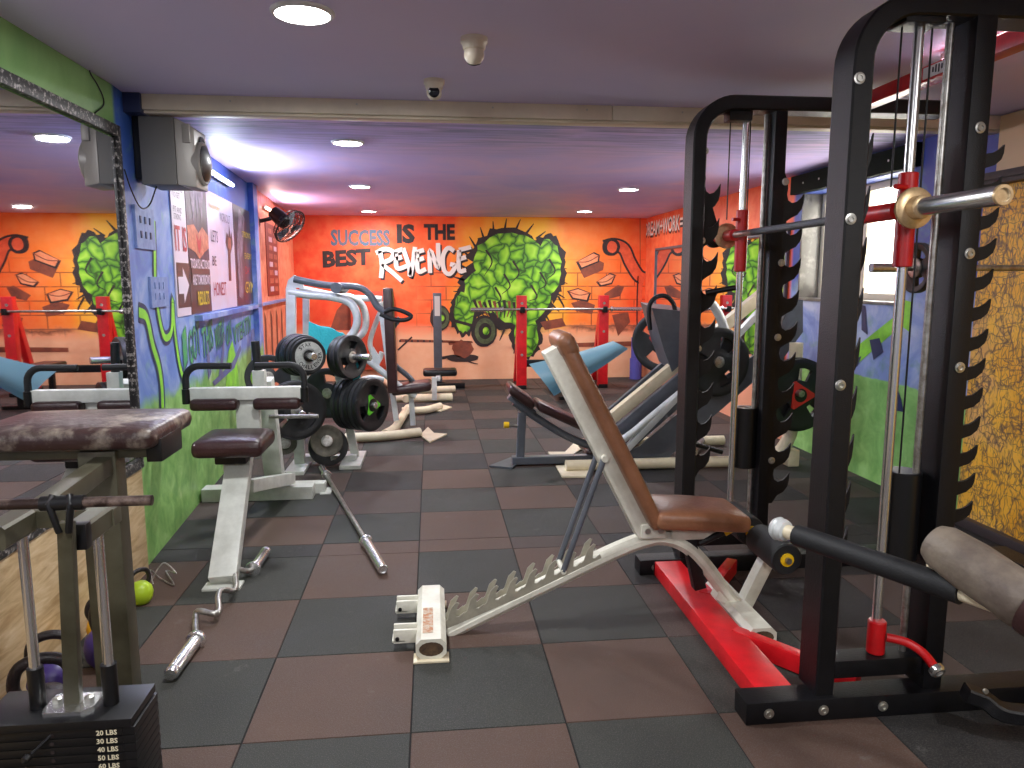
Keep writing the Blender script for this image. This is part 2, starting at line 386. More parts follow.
COL = sc.collection; OFF = {}
def link(o, par=None):
    COL.objects.link(o)
    if par is not None: o.parent = par
    return o
def tag(o, label=None, cat=None, group=None, kind=None):
    for k, v_ in (('label', label), ('category', cat), ('group', group), ('kind', kind)):
        if v_: o[k] = v_
    return o
def thing(name, label, cat, loc=(0, 0, 0), group=None):
    o = bpy.data.objects.new(name, None); o.empty_display_size = .05; o.location = loc; link(o); OFF[o.name] = V(loc)
    return tag(o, label, cat, group)
def part(name, par, m, mats, label=None, recalc=True):
    if not isinstance(mats, (list, tuple)): mats = [mats]
    off = OFF[par.name] if par is not None else V((0, 0, 0))
    if recalc: bmesh.ops.recalc_face_normals(m.bm, faces=m.bm.faces)
    if off.length: bmesh.ops.translate(m.bm, verts=m.bm.verts, vec=-off)
    me = bpy.data.meshes.new(name); m.bm.to_mesh(me); m.bm.free()
    for t in mats: me.materials.append(t)
    if len(me.polygons) > 6: me.set_sharp_from_angle(angle=math.radians(38))
    o = bpy.data.objects.new(name, me); link(o, par); OFF[o.name] = off
    if label: o['label'] = label
    return o
def single(name, m, mats, label, cat, loc, group=None):
    o = part(name, None, m, mats); loc = V(loc); o.data.transform(Matrix.Translation(-loc)); o.location = loc
    return tag(o, label, cat, group)
def struct(name, m, mats, par=None, recalc=True):
    o = part(name, par, m, mats, None, recalc)
    if par is None: o['kind'] = 'structure'
    return o
def dup(o, par=None):
    c = o.copy(); COL.objects.link(c); OFF[c.name] = OFF.get(o.name, V((0, 0, 0)))
    if par is not None: c.parent = par
    for ch in list(o.children): dup(ch, c)
    return c
def arc(c, r, a0, a1, X, Y, n=8):
    c, X, Y = V(c), V(X), V(Y)
    return [c + X * (r * math.cos(a0 + (a1 - a0) * i / n)) + Y * (r * math.sin(a0 + (a1 - a0) * i / n)) for i in range(n + 1)]
def smoothpath(pts, n=6):
    pts = [V(p) for p in pts]; out = []
    P = [pts[0] * 2 - pts[1]] + pts + [pts[-1] * 2 - pts[-2]]
    for i in range(1, len(P) - 2):
        a, b, c, d = P[i - 1:i + 3]
        for k in range(n):
            t = k / n
            out.append(.5 * ((2 * b) + (c - a) * t + (2 * a - 5 * b + 4 * c - d) * t * t + (3 * b - a - 3 * c + d) * t ** 3))
    return out + [pts[-1]]

# ================================================================ SETTING
ZC = 2.30; YB = 10.6; XR = 3.10; YF = -2.6
def XL(y): return -1.43 if y < 3.7 else -1.43 - .065 * (y - 3.7)
# floor of rubber tiles
m = M(); m.k = 0; m.box((-2.3, YF, -.05), (XR + .25, YB + .15, -.004))
xs = [-2.2, -1.66, -1.15, -.605, -.085, .414, .925, 1.435, 1.95, 2.46, 2.97, 3.3]
ys = [-2.6, -2.0, -1.47, -.95, -.43, .09, .61, 1.14, 1.66, 2.19, 2.72, 3.24, 3.77, 3.95, 4.45, 4.96, 5.47, 5.98, 6.5, 7.0, 7.5, 8.02, 8.53, 9.04, 9.55, 10.06, 10.62]
known = {(2, 8): 1, (3, 8): 2, (4, 8): 1, (5, 8): 2, (6, 8): 1, (7, 8): 1, (8, 8): 3}
for i in range(len(xs) - 1):
    for j in range(len(ys) - 1):
        rr = j if j < 12 else j - 1
        kk = 2 if (i + rr) % 2 else 1
        if (i, j) == (3, 8) or (i + rr) % 2 == 1: kk = 1
        else: kk = 2
        if i >= 6: kk = {1: 4, 2: 3}[kk] if i > 6 or j > 9 else kk
        if j == 12: kk = {2: 4, 3: 2, 4: 2, 5: 3}.get(i, 4)
        elif j > 15 or (j > 13 and i < 4): kk = {1: 1, 2: 3}[kk] if kk < 3 else kk; kk = R_.choice([kk, kk, 4 if kk == 1 else 3])
        if j > 19: kk = 4 if kk in (1, 4) else 3
        if j <= 7 and i > 6: kk = R_.choice([1, 3])
        m.k = kk; g = .002; dz = R_.uniform(-.0015, 0)
        m.hexa([(xs[i] + g, ys[j] + g, -.004), (xs[i + 1] - g, ys[j] + g, -.004), (xs[i + 1] - g, ys[j + 1] - g, -.004), (xs[i] + g, ys[j + 1] - g, -.004),
                (xs[i] + g * 1.6, ys[j] + g * 1.6, dz), (xs[i + 1] - g * 1.6, ys[j] + g * 1.6, dz), (xs[i + 1] - g * 1.6, ys[j + 1] - g * 1.6, dz), (xs[i] + g * 1.6, ys[j + 1] - g * 1.6, dz)])
struct('floor', m, [GAP, TD, TB, TM, TK])
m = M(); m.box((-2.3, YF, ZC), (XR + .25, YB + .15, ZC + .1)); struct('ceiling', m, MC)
m = M(); m.box((-1.36, 3.85, 2.228), (.93, 3.93, ZC), .003); m.box((.934, 3.85, 2.228), (XR, 3.93, ZC), .003); m.box((-1.36, 3.87, 2.215), (XR, 3.95, 2.227), .002); m.k = 1
for x in (-.95, -.35, .32, .8, 1.3, 1.9): m.cyl((x, 3.848, 2.275), (x, 3.8495, 2.275), .005, 8)
struct('trim_1', m, [WOODC, BOLT])
m = M(); m.box((-1.45, 3.83, 2.21), (-1.36, 3.93, ZC), .004); struct('trim_2', m, DKBL)
# left wall: straight behind the mirror, then running slightly outwards
m = M()
m.prism([(-1.43, YF, 0), (-1.43, 3.7, 0), (XL(YB), YB, 0), (-2.25, YB, 0), (-2.25, YF, 0)], (0, 0, ZC))
wd = V((-.065, 1, 0)).normalized(); nx = V((1, .065, 0)).normalized()
def LW(y, z, e=.002): return V((XL(y), y, z)) + nx * e
def lx(x, y):           # y-depth on the slanted left wall for a pixel
    d = fw * F + rt * (x - 512) + up * (384 - y)   # plane x + .065 (y-3.7) + 1.43 = 0
    t = (-1.43 + .065 * 3.7 - CP.x - .065 * CP.y) / (d.x + .065 * d.y); p = CP + d * t; return p.y, p.z
# painted lime drips and lettering
def ribbon(pts, wpx, e):
    P = smoothpath([LW(*lx(*p), e) for p in pts], 5); zz = V((0, 0, 1))
    ls, rs = [], []
    for i, p in enumerate(P):
        d = (P[min(i + 1, len(P) - 1)] - P[max(i - 1, 0)]).normalized(); n = nx.cross(d).normalized() * wpx / 2
        ls.append(m.bm.verts.new(p + n)); rs.append(m.bm.verts.new(p - n))
    for i in range(len(P) - 1): m.f([ls[i], ls[i + 1], rs[i + 1], rs[i]])
for pts, w_ in (([(153, 220), (154, 250), (155, 290), (160, 325), (165, 338), (171, 330), (172, 300), (174, 330), (179, 365), (184, 382)], .04),
                ([(138, 312), (146, 318), (152, 345), (158, 365), (161, 385), (162, 408)], .05)):
    m.k = 1; ribbon(pts, w_ * 2.1, .0025); m.k = 2; ribbon(pts, w_, .004)
m.k = 3
for wtx, (xa, ya), (xb, yb), h in (('I', (183, 352), (187, 350), .3), ('GOT', (189, 348), (200, 342), .3), ('THIS', (202, 341), (213, 336), .28),
                           ('WITH', (215, 335), (224, 331), .25), ('ON', (226, 330), (231, 328), .22), ('VTEATIV', (233, 327), (251, 320), .2)):
    y0, z0 = lx(xa, ya + 14); y1, z1 = lx(xb, yb + 10)
    p0, p1 = LW(y0, z0 - .03, .003), LW(y1, z1 - .0, .003); X = (p1 - p0); w_ = X.length
    m.k = 4; m.text(wtx, p0 + V((0, .012, -.012)), X, (0, 0, 1), w_, h * .72, .0, .02); m.k = 3; m.text(wtx, p0, X, (0, 0, 1), w_, h * .72, .002, .01)
m.k = 5
for a in ([(225, 395), (228, 352), (232, 340), (236, 360), (240, 395)], [(246, 395), (246, 385), (252, 372), (256, 366), (257, 395)], ):
    m.f([m.bm.verts.new(LW(*lx(*p), .003)) for p in a])
m.k = 6
for a in ([(205, 338), (207, 338), (211, 372), (208, 380)], [(223, 335), (225, 334), (222, 372), (218, 378), (221, 355)], [(251, 330), (254, 328), (255, 372), (251, 372)], [(212, 382), (232, 362), (240, 345), (241, 349), (234, 368), (214, 386)]):
    m.f([m.bm.verts.new(LW(*lx(*p), .0034)) for p in a])
# far orange stretch: painted plank and red blocks
m.k = 7
for k in range(7):
    y0 = 7.75 + k * .42; m.f([m.bm.verts.new(LW(y, z, .003)) for y, z in ((y0, .1 + .1 * (k % 3)), (y0 + .1, .1), (y0 + .16, 1.02), (y0 + .05, 1.1))])
struct('wall_left', m, [ML, DKBL, LIME, TEALP, DKBL, LIME, PURP, SHD], recalc=False)
# sill and upper band of the poster niche
m = M()
y0, y1 = lx(178, 322)[0], 10.2
m.prism([LW(4.95, 1.16, 0), LW(7.4, 1.16, 0), LW(7.4, 1.16, .05), LW(4.95, 1.16, .05)], (0, 0, .035))
m.k = 1; m.prism([LW(7.4, 1.17, 0), LW(10.3, 1.17, 0), LW(10.3, 1.17, .05), LW(7.4, 1.17, .05)], (0, 0, .025))
struct('trim_3', m, [ML, SWBX])
m = M(); m.prism([LW(7.15, 0, 0), LW(7.4, 0, 0), LW(7.4, 0, .05), LW(7.15, 0, .05)], (0, 0, ZC)); m.k = 0; struct('trim_4', m, ML)
m = M(); m.box((-1.43, YF, 0), (-1.405, 3.66, .52)); struct('trim_5', m, MT)
# back wall with the mural
m = M(); m.box((-2.25, YB, 0), (XR + .25, YB + .12, ZC))
B = lambda x, y, e=.003: (lambda p: V((p.x, YB - e, p.z)))(at(x, y, YB))
def flat(pts, k, e=.003): m.k = k; m.f([m.bm.verts.new(B(x, y, e)) for x, y in pts])
def brush(pts, wpx, k, e=.004, taper=False):
    P = smoothpath([B(x, y, e) for x, y in pts], 5); m.k = k; ls, rs = [], []
    for i, p in enumerate(P):
        d = (P[min(i + 1, len(P) - 1)] - P[max(i - 1, 0)]).normalized(); wv = wpx / 69 / 2 * ((1 - .85 * i / len(P)) if taper else 1)
        n = V((0, 1, 0)).cross(d).normalized() * wv; ls.append(m.bm.verts.new(p + n)); rs.append(m.bm.verts.new(p - n))
    for i in range(len(P) - 1): m.f([ls[i], ls[i + 1], rs[i + 1], rs[i]])
def word(t, x0, y0, x1, y1, k, bold=.02, e=.004, shear=0., rise=0):
    a, b_ = B(x0, y1, e), B(x1, y1 - rise, e); h = B(x0, y0, e).z - a.z; m.k = k
    m.text(t, a, b_ - a, (0, 0, 1), (b_ - a).length, h, 0, bold, shear)
word('SUCCESS', 331, 229.5, 390, 246, 2, .035); word('IS', 397, 224, 415, 243.5, 1, .05); word('THE', 424, 224, 455, 240, 1, .045)
word('BEST', 323, 251, 371, 268, 1, .05, rise=3)
for dx, dy, k, e in ((1.5, 2, 1, .004), (0, 0, 3, .006)):        # brushed white word with its shadow
    for s_ in ([(380, 251), (382, 265), (381, 278)], [(376, 253), (385, 249), (393, 252), (391, 259), (383, 264), (392, 272), (402, 281)],
               [(396, 252), (397, 268), (407, 266)], [(395, 252), (403, 249)], [(396, 259), (402, 257)], [(403, 248), (409, 266), (410, 276), (413, 262), (415, 247)],
               [(417, 252), (418, 271), (426, 269)], [(417, 252), (424, 250)], [(418, 260), (424, 258)], [(430, 273), (430, 250), (438, 268), (438, 243)],
               [(454, 251), (448, 248), (443, 256), (444, 270), (450, 274), (455, 266), (450, 264)], [(459, 250), (459, 270), (466, 270)], [(459, 250), (471, 247)], [(460, 259), (466, 257)]):
        brush([(x + dx, y + dy) for x, y in s_], 4.2, k, e)
# generic green burst of paint with broken masonry edge (abstract)
R2 = random.Random(3)
def blob(cx, cy, rx, ry, k, e, jag=.12, n=26, seed=0):
    r2 = random.Random(seed); flat([(cx + rx * math.cos(2 * PI * i / n) * (1 + r2.uniform(-jag, jag)), cy + ry * math.sin(2 * PI * i / n) * (1 + r2.uniform(-jag, jag))) for i in range(n)], k, e)
for i, (cx, cy, rx, ry) in enumerate([(508, 262, 40, 34), (548, 268, 18, 34), (486, 290, 27, 26), (520, 300, 34, 34), (464, 312, 14, 24), (526, 335, 16, 24)]):
    blob(cx, cy, rx, ry, 1, .003 + i * .0001, .13, 40, i)
for i, (cx, cy, rx, ry) in enumerate([(508, 262, 36, 29), (548, 268, 13, 28), (486, 290, 22, 22), (520, 296, 29, 30), (464, 312, 10, 20), (526, 335, 12, 22)]):
    blob(cx, cy, rx, ry, 4, .0045 + i * .0001, .08, 30, i + 20)
for i in range(26):
    a = 2 * PI * i / 26; cx, cy = 510 + 46 * math.cos(a), 280 + 50 * math.sin(a)
    brush([(cx, cy), (cx + 12 * math.cos(a + .3), cy + 12 * math.sin(a + .3))], 2.5, 1, .0032, True)
for i in range(9): brush([(486 + 9 * i, 250 + (i * 37) % 50), (492 + 9 * i, 262 + (i * 37) % 50), (484 + 9 * i, 276 + (i * 29) % 40)], 2.2, 1, .0056, True)
for i in range(9): brush([(474 + 5 * i, 300 + i % 3), (478 + 4.5 * i, 309), (486 + 3 * i, 318 - i % 2)], 3.2, (1, 5, 1)[i % 3], .0058 + i * .0001, True)
# painted weights
for cx, cy, rx, ry in ((484, 331, 13, 16), (440, 318, 10, 13)):
    blob(cx, cy, rx, ry, 1, .0062, .02, 24, 1); blob(cx + 1, cy, rx * .8, ry * .82, 10, .0066, .02, 24, 1)
    blob(cx + 1, cy, rx * .5, ry * .52, 1, .007, .02, 20, 1); blob(cx + 2, cy, rx * .25, ry * .25, 4, .0074, .02, 16, 1)
brush([(452, 320), (474, 326)], 3, 1, .006); brush([(442, 358), (456, 356), (470, 362), (478, 364)], 3, 1, .006, True)
blob(463, 349, 11, 9, 5, .006, .2, 18, 9); blob(463, 358, 16, 4, 1, .0058, .1, 16, 3)
# bent painted pipe
pp = [(604, 247), (614, 245), (624, 249), (630, 262), (638, 275), (645, 279)]
brush(pp, 14, 1, .0035); brush(pp, 10, 6, .0045); blob(611, 247, 9, 9, 1, .005, .03, 20, 2); blob(612, 247, 5, 6, 6, .0055, .03, 18, 2)
brush([(641, 276), (640, 300), (640, 335)], 4, 6, .004); brush([(638, 276), (637, 300), (637, 335)], 1.2, 1, .0045)
for q, sh in (([(576, 262), (594, 252), (600, 255), (599, 262), (580, 270)], (4, 8)), ([(596, 282), (610, 273), (616, 275), (612, 284), (600, 287)], (8, 12)), ([(567, 291), (578, 288), (591, 293), (588, 302), (572, 299)], (4, 12))):
    flat([(x + sh[0], y + sh[1]) for x, y in q], 8, .0036); flat(q, 1, .004)
    cx = sum(p[0] for p in q) / 5; cy = sum(p[1] for p in q) / 5; flat([(cx + (x - cx) * .84, cy + (y - cy) * .78 - .4) for x, y in q], 7, .0048)
    brush([q[0], ((q[0][0] + q[2][0]) / 2, (q[0][1] + q[2][1]) / 2 + 3), q[2]], .9, 8, .0052)
for q in ([(612, 315), (628, 312), (630, 322), (618, 336)], [(448, 342), (472, 341), (473, 343), (449, 345)], [(575, 343), (640, 341), (640, 346), (575, 347)], [(400, 339), (470, 341), (470, 343), (400, 342)],
          [(540, 322), (562, 318), (566, 326), (545, 330)]): flat(q, 8, .0034)
flat([(337, 310), (352, 292), (352, 330), (330, 330)], 8, .0036)  # shadow of the wall cabinet, painted on as a flat brown patch
for x in range(400, 446, 6): blob(x, 341, 1, 1.2, 1, .0044, .02, 8, 1)
brush([(398, 350), (412, 337)], 1.6, 1, .0042); brush([(640, 215), (640.5, 375)], .6, 8, .003)
struct('wall_back', m, [MB_, INK, SLATE, WHP, MG, SHD, PIPO, BRK, SHD, INK, PGRY], recalc=False)
# right wall with the window opening  (y 4.68..6.0, z 1.26..2.12)
WY0, WY1, WZ0, WZ1 = 4.68, 6.05, 1.27, 2.13
m = M(); x0, x1 = XR, XR + .25
m.box((x0, YF, 0), (x1, YB, WZ0)); m.box((x0, YF, WZ1), (x1, YB, ZC)); m.box((x0, YF, WZ0), (x1, WY0, WZ1)); m.box((x0, WY1, WZ0), (x1, YB, WZ1))
def RW(x, y, e=.003): p = atX(x, y, XR); return V((XR - e, p.y, p.z))
def rflat(pts, k, e=.003): m.k = k; m.f([m.bm.verts.new(RW(x, y, e)) for x, y in pts])
a, b_ = RW(645, 237), RW(683, 226)
for k, e, dz in ((1, .003, -.03), (2, .005, 0)):
    m.k = k; m.text('DREAM+WORK=', V((XR - e, a.y, a.z + dz)), (0, -1, 0), (0, 0, 1), abs(a.y - b_.y), .2, 0, .01)
rflat([(800, 395), (822, 368), (850, 352), (893, 318), (906, 322), (860, 362), (818, 392), (806, 404)], 3); rflat([(812, 392), (850, 362), (862, 356), (858, 366), (820, 398)], 4, .004)
rflat([(862, 305), (866, 306), (868, 335), (862, 330)], 4, .004); rflat([(895, 380), (902, 400), (904, 412), (893, 410)], 4, .004)
rflat([(905, 300), (912, 302), (910, 332), (902, 326)], 3, .004); rflat([(870, 340), (880, 338), (884, 352), (874, 360)], 4, .0042)
struct('wall_right', m, [MR, INK, WHP, LIME, DKBL], recalc=False)
m = M(); m.box((-2.25, YF - .1, 0), (XR + .25, YF, ZC)); struct('wall_front', m, mat('grey_lilac_wall', (150, 142, 156), .6, 0, (132, 126, 146), 2))
# window
m = M(); fx = XR + .17
fr = struct('window_1', m, WINF)
def wbox(nm, a, b_, mt): mm = M(); mm.box(a, b_, .003); return part(nm, fr, mm, mt)
wbox('reveal', (XR + .001, WY1 - .02, WZ0), (XR + .24, WY1 - .001, WZ1), STONE); wbox('reveal', (XR + .001, WY0 + .001, WZ0), (XR + .24, WY0 + .02, WZ1), STONE)
wbox('sill', (XR - .015, WY0, WZ0 - .02), (XR + .24, WY1, WZ0 + .002), STONE)
for y in (WY0 + .02, (WY0 + WY1) / 2, WY1 - .07): wbox('window_frame', (fx, y, WZ0 + .002), (fx + .05, y + .05, WZ1), WINF)
for z in (WZ0 + .002, WZ1 - .05): wbox('window_frame', (fx + .001, WY0 + .02, z), (fx + .049, WY1 - .02, z + .05), WINF)
for y in (WY0 + .07, (WY0 + WY1) / 2 + .05): wbox('sash', (fx + .012, y, WZ0 + .05), (fx + .04, y + .03, WZ1 - .05), WINF)
gm, N, L, b = nt('window_glass'); b.inputs['Roughness'].default_value = .25; b.inputs['Transmission Weight'].default_value = 1; b.inputs['IOR'].default_value = 1.05
b.inputs['Base Color'].default_value = (1, .98, .94, 1)
wbox('pane', (fx + .02, WY0 + .07, WZ0 + .05), (fx + .024, WY1 - .07, WZ1 - .05), gm)
m = M(); m.box((XR - .05, WY0 - .15, 2.135), (XR, WY1 + .12, 2.285), .004)
for y in (4.8, 5.2, 5.7, 5.95): m.k = 1; m.cyl((XR - .054, y, 2.21), (XR - .05, y, 2.21), .008, 10)
struct('trim_6', m, [PELM, BOLT])
# ochre wallpapered stretch and its shutter track at the near right
m = M(); m.box((XR - .03, -.6, .06), (XR - .001, 3.92, 1.93)); struct('trim_7', m, MY)
m = M(); m.box((XR - .09, -.6, 1.93), (XR - .001, 3.96, 1.955), .002); m.box((XR - .07, -.6, 1.96), (XR - .001, 3.96, 2.0), .002); struct('trim_8', m, BLK)
m = M(); m.box((XR - .035, -.6, 2.005), (XR - .001, 3.84, 2.295)); struct('trim_9', m, PANELC)
m = M(); m.box((XR - .07, -.6, 0), (XR - .001, 4.0, .06), .008); struct('baseboard_right', m, mat('dark_skirting', (58, 50, 52), .5))

# ================================================================ LIGHTS
def lamp(loc, r, e, rot=None, shape='DISK', size_y=None, col=(.97, .985, 1)):
    l = bpy.data.lights.new('lamp_light', 'AREA'); l.shape = shape; l.size = r
    if size_y: l.size_y = size_y
    l.energy = e; l.color = col; return l
dl = None
labs = ['round ceiling light nearest the camera, alone above the green-lit front ceiling', 'round ceiling light just beyond the cream beam, left of the dome cameras',
        'round ceiling light midway down the rear ceiling on the left row', 'round ceiling light closest to the word SUCCESS on the back wall',
        'round ceiling light at right of the rear ceiling, nearer than its neighbour', 'round ceiling light just in front of the mural above the red rack']
spots = [(-.41, 2.66), (-.52, 5.02), (-.655, 7.3), (-.78, 9.88), (1.93, 7.25), (1.98, 9.58), (-.4, .3), (1.75, .4), (-.4, -1.6), (1.75, -1.6)]  # last four are unseen lights added to fill the front zone
labs[0] = 'brightest and nearest round ceiling light, between camera and cream beam'
for k in range(4): labs.append(['unseen added ceiling fill light above the camera on the left', 'unseen added ceiling fill light above the camera on the right', 'unseen added ceiling fill light behind the camera on the left', 'unseen added ceiling fill light behind the camera on the right'][k])
for i, (x, y) in enumerate(spots):
    if i == 0:
        dl = thing('ceiling_light', labs[0], 'ceiling light', (x, y, ZC), 'round lights set in the ceiling')
        q = M(); q.lathe([(.105, 0), (.105, -.004), (.098, -.012), (.09, -.012), (.09, -.002)], (x, y, ZC), (0, 0, 1), 32); part('rim', dl, q, WHT)
        q = M(); q.lathe([(.09, -.004), (.09, -.010), (.07, -.012)], (x, y, ZC), (0, 0, 1), 32); part('diffuser', dl, q, LAMPM)
        l = lamp(None, .17, LAMP); lo = bpy.data.objects.new('bulb', l); link(lo, dl); lo.location = (0, 0, -.02); o = dl
    else:
        o = dup(dl); o.location = (x, y, ZC); o['label'] = labs[i]
    
def tube_light(name, label, p, q, nrm, mt, energy, col):
    p, q, nrm = V(p), V(q), V(nrm).normalized(); t = thing(name, label, 'tube light', (p + q) / 2)
    a = M(); a.bar(p, q, .035, .025, side=nrm.cross(q - p)); part('housing', t, a, WHT)
    a = M(); a.tube([p + nrm * .02, q + nrm * .02], .013, 12); part('tube', t, a, mt)
    l = lamp(None, (q - p).length, energy, shape='RECTANGLE', size_y=.03, col=col); lo = bpy.data.objects.new('bulb', l); link(lo, t)
    d = nrm; x, y_, z_ = (q - p).normalized(), None, -d; y_ = z_.cross(x)
    lo.matrix_local = Matrix.Translation(nrm * .04) @ Matrix((x, y_, z_)).transposed().to_4x4()
    return t
y0 = 5.25
tube_light('tube_light', 'white tube light high on the blue left wall beside the speaker', LW(5.35, 2.17, .02), LW(6.25, 2.17, .02), nx + V((0, 0, -.15)), TUBEM, TUBE * .7, (.75, .85, 1))
tube_light('tube_light', 'small warm tube light high on the orange wall behind the fan', LW(8.0, 2.16, .02), LW(8.9, 2.16, .02), nx + V((0, 0, -.15)), TUBEW, TUBE * .55, (1, .6, .55))
pA, pB = atZ(926, 46, 2.27), atZ(966, 28, 2.27)
tube_light('tube_light', 'glaring tube light on the ceiling above the near end of the rack', V((2.0, pA.y + .15, 2.28)), V((2.0, pB.y - .2, 2.28)), (0, 0, -1), TUBEM, TUBE * 1.0, (1, .86, .84))

# ================================================================ MIRRORS
MIR, N, L, b = nt('mirror_silver'); b.inputs['Metallic'].default_value = 1; b.inputs['Roughness'].default_value = .015; b.inputs['Base Color'].default_value = (.80, .80, .83, 1)
def mirror(label, X, s, y0, y1, z0, z1, fw_=.05, fm=DAMASK):
    t = thing('wall_mirror', label, 'mirror', (X, (y0 + y1) / 2, z0))
    a = M(); a.box((X, y0 + .01, z0 + .01), (X + s * .012, y1 - .01, z1 - .01)); part('glass', t, a, MIR)
    a = M(); f = fw_
    for (ya, yb_, za, zb) in ((y0, y1, z1, z1 + f), (y0, y1, z0 - f, z0), (y0 - f, y0, z0 - f, z1 + f), (y1, y1 + f * .6, z0 - f, z1 + f)):
        a.box((X, ya, za), (X + s * .03, yb_, zb), .004)
    part('frame', t, a, fm); return t
mirror('large wall mirror in a black and silver patterned frame on the left', -1.428, 1, -1.6, 3.65, .57, 2.065, .05)
mirror('long mirror on the orange right wall under the words DREAM+WORK', XR - .002, -1, 6.25, 10.05, .55, 1.82, .03, DGREY)

# ================================================================ SMITH MACHINE
def hook_plate(m, x, y, z0, z1, n, s=1, base=.022, reach=.06):
    """saw plate with upturned hooks, in the x-z plane, 8 mm thick"""
    pts = [(x, z0 - .04), (x + base, z0 - .04)]; dz = (z1 - z0) / n
    for i in range(n):
        z = z0 + i * dz
        pts += [(x + base + reach * .3, z), (x + base + reach * .66, z + dz * .1), (x + base + reach * .9, z + dz * .28), (x + base + reach * .98, z + dz * .48), (x + base + reach, z + dz * .76),
                (x + base + reach * .84, z + dz * .62), (x + base + reach * .6, z + dz * .5), (x + base + reach * .3, z + dz * .46), (x + base + reach * .08, z + dz * .54), (x + base, z + dz * .72), (x + base + reach * .04, z + dz * .9)]
    pts += [(x + base, z1 + .02), (x + base * .4, z1 + .06), (x, z1 + .06)]
    # triangulate as strips: build quads row by row towards the spine
    a = [m.bm.verts.new((px, y, pz)) for px, pz in pts]; b_ = [m.bm.verts.new((px, y + .009, pz)) for px, pz in pts]
    from mathutils.geometry import tessellate_polygon
    for t_ in tessellate_polygon([[V((px, pz, 0)) for px, pz in pts]]):
        m.f([a[i] for i in t_]); m.f([b_[i] for i in t_][::-1])
    for i in range(len(a)): m.f([a[i], a[(i + 1) % len(a)], b_[(i + 1) % len(a)], b_[i]])
sm = thing('smith_machine', 'black guided barbell rack with red base rails and hooked uprights', 'weight machine', (1.5, 2.8, 0))
for fi, y0 in enumerate((2.13, 3.36)):
    UX = ((1.228, 1.60), (1.187, 1.575))[fi]; y1 = y0 + (.12, .095)[fi]; yc = (y0 + y1) / 2
    a = M(); a.box((.985, y0 - .02, 0), (2.42, y0 + .075, .075), .004)
    if fi == 0: a.prism([(1.95, y0 - .10, .075), (2.42, y0 - .10, .075), (2.42, y0 - .10, .02), (2.02, y0 - .10, .02)], (0, .075, 0))
    part('base_beam', sm, a, BLK)
    a = M(); xc = UX[0] + .032
    path = [(xc, yc, .075), (xc, yc, 1.0), (xc, yc, 2.03)] + arc((xc + .165, yc, 2.05), .165, PI, PI / 2, (1, 0, 0), (0, 0, 1), 10)[1:] + [(2.42, yc, 2.215)]
    a.rtube(path, .12, .064, (0, 1, 0)); up_ = part('front_upright', sm, a, BLK)
    a = M(); a.box((UX[1], y0, .075), (UX[1] + (.066, .058)[fi], y1, 2.19), .005); rp = part('rear_upright', sm, a, BLK)
    if fi == 0:
        a = M(); a.box((2.3, y0, .075), (2.366, y1, 2.19), .005); part('rear_upright', sm, a, BLK)
    a = M(); hook_plate(a, UX[0] + .062, y1 - .05, .50, 1.90, 9, base=.02, reach=(.035, .075)[fi]); part('hook_plate', sm, a, BLK)
    a = M(); hook_plate(a, UX[1] + .064, y1 - .05, (.62, .36)[fi], 1.86, (13, 10)[fi], base=.03, reach=.085); part('hook_plate', sm, a, BLK)
    a = M(); a.box((UX[0] + .064, y0 + .01, .125), (UX[1], y0 + .09, .185), .004); part('cross_rail', sm, a, BLK)
    for (bx, bz) in ([(1.06, .038), (1.245, .038), (1.45, .038), (1.245, .60), (1.245, 1.10), (1.245, 1.60), (1.245, 2.0), (1.635, .55), (1.635, 1.15), (1.635, 1.5), (1.635, 1.87)]):
        a = M(); yy = y0 - .021 if bz < .05 else y0 - .001
        a.lathe([(.017, 0), (.017, .003), (.011, .004), (.011, .009), (.006, .009), (.006, .005)], (bx, yy, bz), (0, -1, 0), 14); part('bolt', sm, a, BOLT)
    a = M(); a.cyl((1.46, y0 + .06, .155), (1.46, y0 + .06, 2.17), .0155, 18); part('guide_rod', sm, a, CHROME)
    a = M(); a.cyl((1.56, y0 + .06, .155), (1.56, y0 + .06, 2.18), .0115, 16); part('counterweight_rod', sm, a, STEEL)
    a = M(); a.box(((1.385, 1.36)[fi], y0 + .01, (2.165, 2.14)[fi]), ((1.51, 1.47)[fi], y1 - .01, 2.19), .006); part('pulley_housing', sm, a, BLK)
    for cx in (1.405 - .02 * fi, 1.502 - .02 * fi):
        a = M(); a.cyl((cx, y0 + .06, .8 if cx > 1.5 else 1.7), (cx, y0 + .06, 2.19), .003, 8); part('cable', sm, a, BLKP)
    a = M(); a.cyl((1.535, y0 + .09, .50), (1.535, y0 + .09, .80), .058, 28, .004); part('counterweight', sm, a, BLKP)
    a = M(); a.cyl((1.46, y0 + .055, .185), (1.46, y0 + .055, .30), .029, 24, .004)
    h = smoothpath([(1.48, y0 + .03, .25), (1.53, y0 - .0, .245), (1.565, y0 - .035, .225), (1.575, y0 - .09, .197)], 5); a.tube(h, .0145, 14)
    rc = part('base_collar', sm, a, RED)
    a = M(); p = h[-1]; a.lathe([(.014, -.01), (.024, -.006), (.026, .01), (.02, .016), (.012, .016), (.011, .006)], p, (h[-1] - h[-2]), 20); part('end_cap', rc, a, CHROME)
    # slider, sleeve and safety hook
    a = M(); a.cyl((1.46, y0 + .06, 1.46), (1.46, y0 + .06, 1.745), .0285, 24, .003); a.cyl((1.40, y0 + .03, 1.70), (1.47, y0 + .05, 1.70), .008, 10); sl = part('slider', sm, a, RED)
    ys_ = y0 + .05
    a = M(); a.cyl((1.42, ys_ - .01, 1.63), (1.42, ys_ + .20, 1.63), .027, 20); part('collar_sleeve', sm, a, RED)
    a = M(); hx = ys_ + .25
